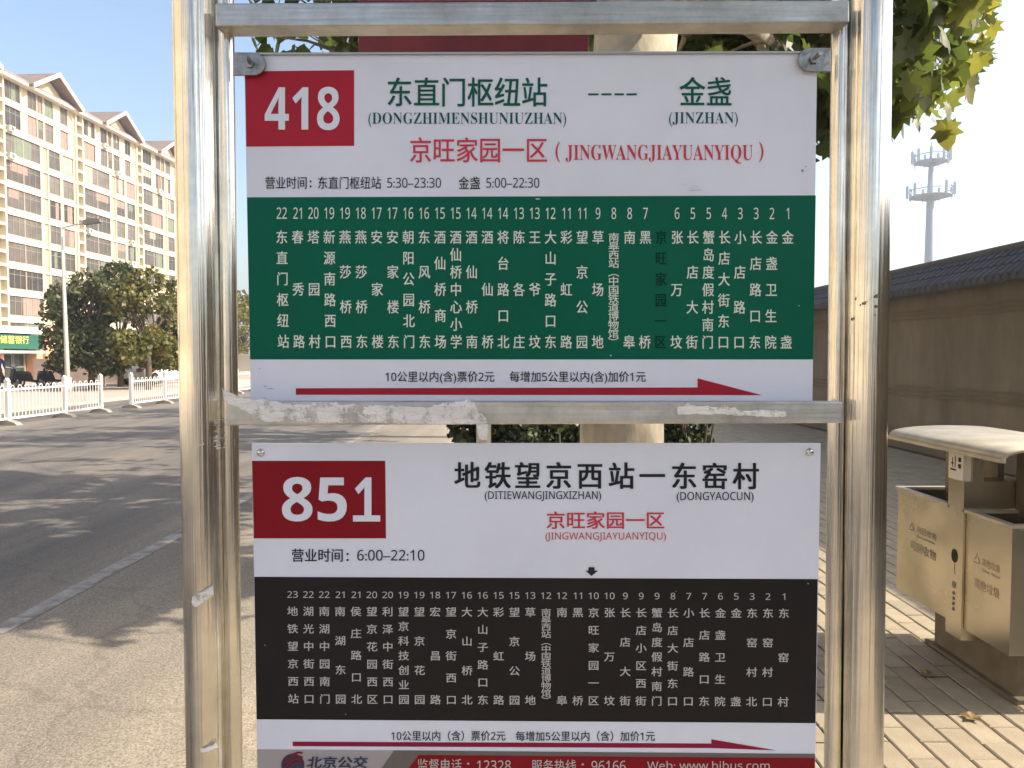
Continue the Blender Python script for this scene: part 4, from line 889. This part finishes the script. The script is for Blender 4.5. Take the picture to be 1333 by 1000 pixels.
TX = [  # board, text, weight, x0, y0, x1, y1, material, lift
    (board1, sans('418', True), .0, 344.5, 113, 442, 169.5, M_white, L2),
    (board1, '东直门枢纽站', .010, 505, 101, 712, 138.5, M_inkg, L2), (board1, '金盏', .010, 885, 100.5, 952, 137, M_inkg, L2),
    (board1, serif('(DONGZHIMENSHUNIUZHAN)'), -.007, 479.5, 146.5, 737, 166, M_inkg, L2), (board1, serif('(JINZHAN)'), -.007, 871, 146, 960.5, 165.5, M_inkg, L2),
    (board1, '京旺家园一区', .008, 534, 179, 712, 211.5, M_inkr, L2), (board1, serif('JINGWANGJIAYUANYIQU'), -.005, 736.5, 188.5, 980, 213, M_inkr, L2),
    (board1, '(', 0, 723, 185, 729, 211, M_inkr, L2), (board1, ')', 0, 988, 185, 994, 211, M_inkr, L2),
    (board1, '营业时间', .004, 345.5, 230, 399, 246, M_ink, L2), (board1, ':', .012, 403, 235, 405.5, 244, M_ink, L2), (board1, '东直门枢纽站', .004, 414, 230, 496, 246, M_ink, L2),
    (board1, sans('5:30–23:30'), 0, 504, 231.5, 574, 244.5, M_ink, L2), (board1, '金盏', .004, 597, 230, 625, 246, M_ink, L2), (board1, sans('5:00–22:30'), 0, 633, 231.5, 702, 244.5, M_ink, L2),
    (board1, sans('10') + '公里以内(含)票价' + sans('2') + '元', .006, 502, 483.5, 643.5, 499.5, M_ink, L2), (board1, '每增加' + sans('5') + '公里以内(含)加价' + sans('1') + '元', .006, 663.5, 483.5, 840.5, 499.5, M_ink, L2),
    (board2, sans('85', True), 0, 367, 621, 451.5, 679, M_white, L2), (board2, sans('1', True), 0, 462, 621.5, 483.5, 678.5, M_white, L2),
    (board2, sans('(DITIEWANGJINGXIZHAN)'), .004, 631, 639.5, 782.5, 653, M_ink, L2), (board2, sans('(DONGYAOCUN)'), .004, 881, 640.5, 981, 654.5, M_ink, L2),
    (board2, '京旺家园一区', .014, 712, 666, 864.5, 688.5, M_inkr, L2), (board2, sans('(JINGWANGJIAYUANYIQU)'), 0, 710, 693, 867, 705.5, M_inkr, L2),
    (board2, '营业时间', .012, 380, 714.5, 446, 731.5, M_ink, L2), (board2, ':', .012, 451, 720, 454, 730.5, M_ink, L2), (board2, sans('6:00–22:10'), .006, 465, 716, 552.5, 730, M_ink, L2),
    (board2, sans('10') + '公里以内（含）票价' + sans('2') + '元', .008, 509.5, 951.5, 658, 964.5, M_ink, L2), (board2, '每增加' + sans('5') + '公里以内（含）加价' + sans('1') + '元', .008, 671.5, 952, 852.5, 965, M_ink, L2),
    (board2, '监督电话', 0, 543.5, 988, 601, 1004, M_letter2, .0018), (board2, ':', 0, 608, 993, 611, 1003, M_letter2, .0018), (board2, sans('12328'), 0, 621, 990, 665, 1004, M_letter2, .0018),
    (board2, '服务热线', 0, 692, 989, 750, 1005, M_letter2, .0018), (board2, ':', 0, 757, 994, 760, 1003.5, M_letter2, .0018), (board2, sans('96166'), 0, 770, 990.5, 814.5, 1004.5, M_letter2, .0018),
    (board2, sans('Web: www.bjbus.com'), 0, 842.5, 991, 1002, 1005.5, M_letter2, .0018),
]
TITLE2 = [('地', 608.5), ('铁', 648), ('望', 687), ('京', 727.5), ('西', 768), ('站', 809), ('一', 849), ('东', 890.5), ('窑', 930.5), ('村', 971)]
reqs = {(t[1], t[2]) for t in TX} | {('国', CO), ('国', .014), ('国', .022), (sans('0'), 0.003)} | {(c_, .022) for c_, _ in TITLE2} | {('北', .03), ('京', .03), ('公', .03), ('交', .03), ('国', .03), ('北京公交', .03), ('集团公司', .02)}
for n_, s_ in S1 + S2:
    if n_: reqs.add((sans(n_), .003))
    for ch in s_: reqs.add((ch, CO))
G = text_mesh({(a, min(b_, 0)) for a, b_ in reqs})
def bold(key, hpx):
    s_, off = key
    if off <= 0: return (s_, off), [(0, 0, 0)]
    d_ = off * hpx * 1.05
    return (s_, 0), [(-d_, -d_ * .6, 0), (d_, -d_ * .6, .00004), (-d_, d_ * .6, .00008), (d_, d_ * .6, .00012)]
def place_fit(mb, key, x0, y0, x1, y1, lift, shear=0):
    key, sh = bold(key, y1 - y0)
    for (qx, qy, ql) in sh: place_fit1(mb, key, x0 + qx, y0 + qy, x1 + qx, y1 + qy, lift + ql, shear)
def place_fit1(mb, key, x0, y0, x1, y1, lift, shear=0):
    vs, fs = G[key]; a = bbox(vs)
    mb.add([P(x0 + (v[0] - a[0]) / (a[2] - a[0]) * (x1 - x0) + shear * (v[1] - a[1]), y1 - (v[1] - a[1]) / (a[3] - a[1]) * (y1 - y0), BD - lift) for v in vs], fs)
def place_em(mb, key, ref, cx, cy, w, h, lift, own_centre=False):
    key, sh = bold(key, h); ref = (ref[0], 0)
    for (qx, qy, ql) in sh: place_em1(mb, key, ref, cx + qx, cy + qy, w, h, lift + ql, own_centre)
def place_em1(mb, key, ref, cx, cy, w, h, lift, own_centre=False):
    vs, fs = G[key]; a = bbox(G[ref][0]); sx_, sy_ = w / (a[2] - a[0]), h / (a[3] - a[1]); mx, my = (a[0] + a[2]) / 2, (a[1] + a[3]) / 2
    if own_centre: q = bbox(vs); mx, my = (q[0] + q[2]) / 2, (q[1] + q[3]) / 2
    mb.add([P(cx + (v[0] - mx) * sx_, cy - (v[1] - my) * sy_, BD - lift) for v in vs], fs)
for (bd, t, off, x0, y0, x1, y1, m_, lf) in TX:
    mb = MB(); place_fit(mb, (t, off), x0, y0, x1, y1, lf); mb.build('lettering', m_, bd)
mb = MB()
for c_, cx in TITLE2: place_em(mb, (c_, .022), ('国', .022), cx, 619.5 + (cx - 608) * .0035, 29, 32, L2)
mb.build('lettering', M_ink, board2)
flat('lettering', [(459.5, 671), (495, 671), (495, 679), (459.5, 679)], M_white, board2, L2 + .0002)
def columns(bd, data, xa, xb, ny, y0a, y0b, y1a, y1b, w, h, nw, nh, m_, shrink=0):
    N = len(data)
    for i, (num, nm) in enumerate(data):
        t = i / (N - 1); cx = xa + (xb - xa) * t; mb = MB()
        if num: place_em(mb, (sans(num), .003), (sans('0'), .003), cx, ny + (y0b - y0a) * t, nw, nh, L2, True)
        ya = y0a + (y0b - y0a) * t; yb = y1a + (y1b - y1a) * t; k = len(nm)
        hh = min(h, (yb - ya) / (k - 1) * .97)
        for j, ch in enumerate(nm):
            tt = j / (k - 1); yy = ya + (yb - ya) * tt
            xx = cx + (shrink * (.5 - t) * 2) * tt
            place_em(mb, (ch, CO), ('国', CO), xx, yy, w * (.98 if k < 9 else .9), hh, L2)
        mb.build('lettering', (M_ghost if not num else m_), bd)
columns(board1, S1, 366.8, 1025.5, 277.5, 309, 309.5, 445, 446, 13.4, 16.2, 6.0, 15, M_letter, 2)
columns(board2, S2, 380.8, 1020.4, 774, 796, 798.8, 910, 914, 12.4, 11.6, 6.2, 8.6, M_letter2, 1)
# operator logo on the footer
mb = MB(); c0 = (381, 996)
mb.add([P(c0[0] + 15 * math.cos(a * math.pi / 16), c0[1] + 14.5 * math.sin(a * math.pi / 16), BD - .0016) for a in range(32)], [tuple(range(32))[::-1]])
mb.build('logo', M_navy, board2)
mb = MB()
for dy, w_ in ((-9, 2.2), (-3.5, 2.4), (2.5, 2.4)):
    up = [(c0[0] - 11 + 24 * s_ / 8, c0[1] + dy + 5 * math.sin(s_ / 8 * 3.0 + 2.6) - s_ * .55) for s_ in range(9)]
    pts = up + [(x, y + w_) for x, y in reversed(up)]
    mb.add([P(x, y, BD - .0020) for x, y in pts], [(k, k + 1, 16 - k, 17 - k) for k in range(8)])
mb.build('logo', M_red2, board2)
mb = MB(); place_fit(mb, ('北京公交', .03), 399, 985, 477, 1000, .0016, 2.5); place_fit(mb, ('集团公司', .02), 399, 1004, 477, 1014, .0016, 2); mb.build('lettering', M_navy, board2)

# smudges, glue spots and scratches on the boards
M_smudge = mat('smudge_grey', (.30, .30, .34), .6)
M_glue = mat('glue_spot', (.66, .69, .81), .7)
def blot(bd, x, y, w_, h_, m_, seed, lift=.0022, rot=0):
    g_ = random.Random(seed); k = 9; pts = []
    for i in range(k):
        a = 2 * math.pi * i / k; q = g_.uniform(.55, 1.1); u, v = w_ * q * math.cos(a), h_ * q * math.sin(a)
        pts.append(P(x + u * math.cos(rot) - v * math.sin(rot), y + u * math.sin(rot) + v * math.cos(rot), BD - lift))
    mb = MB(); mb.add([P(x, y, BD - lift)] + pts, [(0, (i + 1) % k + 1, i + 1) for i in range(k)]); mb.build('smudge', m_, bd)
for i, a in enumerate([(board1, 1045, 222, 2.6, 1.8, M_smudge), (board1, 1049, 217, 1.6, .8, M_smudge), (board1, 1046, 160, 1.0, 4, M_glue), (board1, 338, 480, 1.4, .7, M_smudge), (board1, 795, 463, 1.2, .8, M_glue), (board1, 700, 259, 4, .8, M_glue), (board1, 905, 245, 9, 3.5, M_glue), (board1, 890, 240, 6, 1, M_glue), (board1, 1040, 398, 1, .8, M_glue), (board1, 600, 350, .9, .9, M_glue),
        (board1, 345, 503, 3, .8, M_smudge), (board1, 352, 506, 5, .7, M_smudge), (board2, 975, 665, .6, 9, M_glue), (board2, 880, 770, 1, .6, M_smudge), (board2, 450, 930, 1.2, .7, M_smudge), (board2, 1052, 760, .8, .8, M_glue), (board2, 345, 840, .8, 1.2, M_smudge)]):
    blot(*a, 100 + i)
# clamps at the corners of the upper board, screws on the lower
def clamp(x0, y0, x1, y1, roundside, lab):
    pts = []; cy = (y0 + y1) / 2; r_ = (y1 - y0) / 2
    flatx, cx = (x0, x1 - r_) if roundside > 0 else (x1, x0 + r_)
    pts = [(flatx, y0)] + [(cx + roundside * r_ * math.sin(a * math.pi / 10), cy - r_ * math.cos(a * math.pi / 10)) for a in range(11)] + [(flatx, y1)]
    fr_ = [P(x, y, BD - .0085) for x, y in pts]; bk = [Vector((v.x, BD - .0045, v.z)) for v in fr_]; n = len(pts)
    b = MB(); b.add(fr_ + bk, [tuple(range(n)), tuple(range(n, 2 * n))[::-1]] + [(i, n + i, n + (i + 1) % n, (i + 1) % n) for i in range(n)])
    o = b.build('clamp', M_bolt, sign, bevel=.0008); o['label'] = lab
    c_ = P((x0 + x1) / 2 + roundside * 1, cy, BD - .0088)
    b = MB(); b.tube([c_ + Vector((0, .001, 0)), c_ + Vector((0, -.003, 0))], .0065, 6); b.tube([c_, c_ + Vector((.003, -.014, .003))], .0028, 8); b.build('bolt', M_bolt, o)
clamp(303, 68, 345.5, 98, 1, 'left clamp plate of the upper board'); clamp(1039, 62, 1081.5, 93, -1, 'right clamp plate of the upper board')
for x, y in ((339.5, 589.5), (1054, 588.5)):
    c_ = P(x, y, BD - .0005); b = MB(); b.tube([c_, c_ + Vector((0, -.0015, 0)), c_ + Vector((0, -.0035, 0))], [.0058, .0055, .0028], 14)
    b.build('screw', mat('screw_zinc', (.62, .62, .64), .25, 1), board2, smooth=True)
# torn tape
def ragged(name, top, bot, D, seed, nx=40, ny=6, amp=.0018, parent=sign, lab=None, wrap=None):
    rg = random.Random(seed); mb = MB(); vs = []
    def ev(pl, t):
        t *= len(pl) - 1; i = min(int(t), len(pl) - 2); f = t - i; return (pl[i][0] + (pl[i + 1][0] - pl[i][0]) * f, pl[i][1] + (pl[i + 1][1] - pl[i][1]) * f)
    for i in range(nx + 1):
        a, c_ = ev(top, i / nx), ev(bot, i / nx); j1, j2 = rg.choice((0, 0, 1)) * rg.uniform(-3.5, 1.2) + 3 * noise.noise(Vector((i * .22, seed, 0))), rg.uniform(-.8, .8)
        for j in range(ny + 1):
            t = j / ny; x = a[0] + (c_[0] - a[0]) * t; y = (a[1] + j1) * (1 - t) + (c_[1] + j2) * t
            p = P(x, y, D); nz = noise.noise(Vector((x * .035 + y * .03, y * .16, seed))) * 1.2 + .5 * noise.noise(Vector((x * .12 - y * .1, y * .45, seed)))
            dep = D - .0012 - amp * (nz + 1) * (1.0 if 0 < j < ny else .5)
            if wrap: dep = wrap(p) - .0012 - amp * .5 * (nz + 1)
            vs.append(Vector((p.x, dep, p.z)))
    fs = [(i * (ny + 1) + j, (i + 1) * (ny + 1) + j, (i + 1) * (ny + 1) + j + 1, i * (ny + 1) + j + 1) for i in range(nx) for j in range(ny)]
    mb.add(vs, fs); o = mb.build(name, M_tape, parent, smooth=True)
    if lab: o['label'] = lab
    return o
ragged('torn_tape', [(290, 507), (318, 519), (345, 520), (345, 519), (382, 528), (420, 524), (470, 528), (520, 529), (560, 530), (585, 524), (612, 521), (633, 545)], [(293, 523), (316, 533), (345, 549), (380, 548), (410, 550), (440, 550), (480, 550), (520, 551), (560, 552), (590, 552), (615, 552), (634, 551)], 1.022, 5, 150, 12, .0011, midr, 'crumpled white tape along the left of the middle rail')
ragged('torn_tape', [(880, 531), (895, 527), (925, 529), (960, 533), (1010, 534), (1023, 537)], [(882, 540), (900, 539), (930, 539), (965, 541), (1005, 543), (1022, 542)], 1.022, 6, 40, 4, .0012, midr, 'faded strip of tape on the right of the middle rail')
def wrapL(cpx, r_):
    def f(p):
        c_ = P(cpx, 500, PD); dx = max(-.98, min(.98, (p.x - c_.x) / r_)); return PD - r_ * math.sqrt(1 - dx * dx)
    return f
ragged('torn_tape', [(248, 779), (256, 772), (264, 770), (272, 765), (276, 763)], [(250, 787), (256, 790), (264, 784), (272, 779), (277, 776)], 1.03, 7, 16, 5, .0015, pl_, 'scrap of clear tape on the left post', wrapL(268, 27.5 * SCL))
ragged('torn_tape', [(262, 974), (270, 972), (282, 969)], [(262, 979), (271, 978), (283, 974)], 1.03, 8, 12, 3, .001, pl_, 'small tape remnant low on the left post', wrapL(271, 27.5 * SCL))
ragged('torn_tape', [(620, 552), (635, 551)], [(624, 572), (634, 573)], 1.024, 9, 6, 6, .002, midr, 'loose tape end hanging below the middle rail')
# scratched marks and old print on the posts
def marks(cpx, r_, spots, parent, seed, col):
    rg = random.Random(seed); f = wrapL(cpx, r_); mb = MB()
    for (x, y, w_, h_) in spots:
        pts = [(x, y), (x + w_, y + rg.uniform(-.6, .6)), (x + w_, y + h_), (x, y + h_ + rg.uniform(-.5, .5))]
        vs = []
        for px_, py_ in pts:
            p = P(px_, py_, PD - r_); d_ = f(p) - .0014; vs.append(Vector((p.x, d_, p.z)))
        mb.add(vs, [(3, 2, 1, 0)])
    mb.build('scratch_mark', col, parent)
rg = random.Random(2)
sp = []
for cx, cy in ((1097, 384), (1103, 388), (1108, 383), (1114, 386), (1096, 395), (1104, 398), (1096, 404), (1101, 410), (1108, 409), (1114, 412), (1124, 394), (1133, 388), (1139, 384), (1140, 399), (1138, 409)):
    for _ in range(3): sp.append((cx + rg.uniform(-2, 2), cy + rg.uniform(-2, 2), rg.choice((1, 4)), rg.choice((.9, 3.5))))
marks(1125.5, 27.5 * SCL, sp, pr_, 4, mat('scratch_brown', (.16, .12, .08), .7))
sp = [(276 + rg.uniform(-1.5, 1.5), y, rg.choice((1.2, 3)), rg.choice((1, 2.4))) for y in range(546, 586, 2)] + [(262, 576, 2.5, 1), (260, 579, 3, 1), (264, 577, 1, 3)]
marks(263, 27.5 * SCL, sp, pl_, 5, mat('mark_pale', (.62, .60, .56), .5))
# ------------------------------------------------------------------ air
hm = bpy.data.materials.new('haze'); hm.use_nodes = True; n = hm.node_tree.nodes; n.remove(n['Principled BSDF'])
pv = n.new('ShaderNodeVolumePrincipled'); pv.inputs['Color'].default_value = (.93, .95, 1, 1); pv.inputs['Density'].default_value = .0011; pv.inputs['Anisotropy'].default_value = .35
hm.node_tree.links.new(pv.outputs[0], n['Material Output'].inputs['Volume'])
b = MB(); b.box((-905, -405, -1.2), (905, 1505, 46)); tag(b.build('haze', hm), kind='stuff')
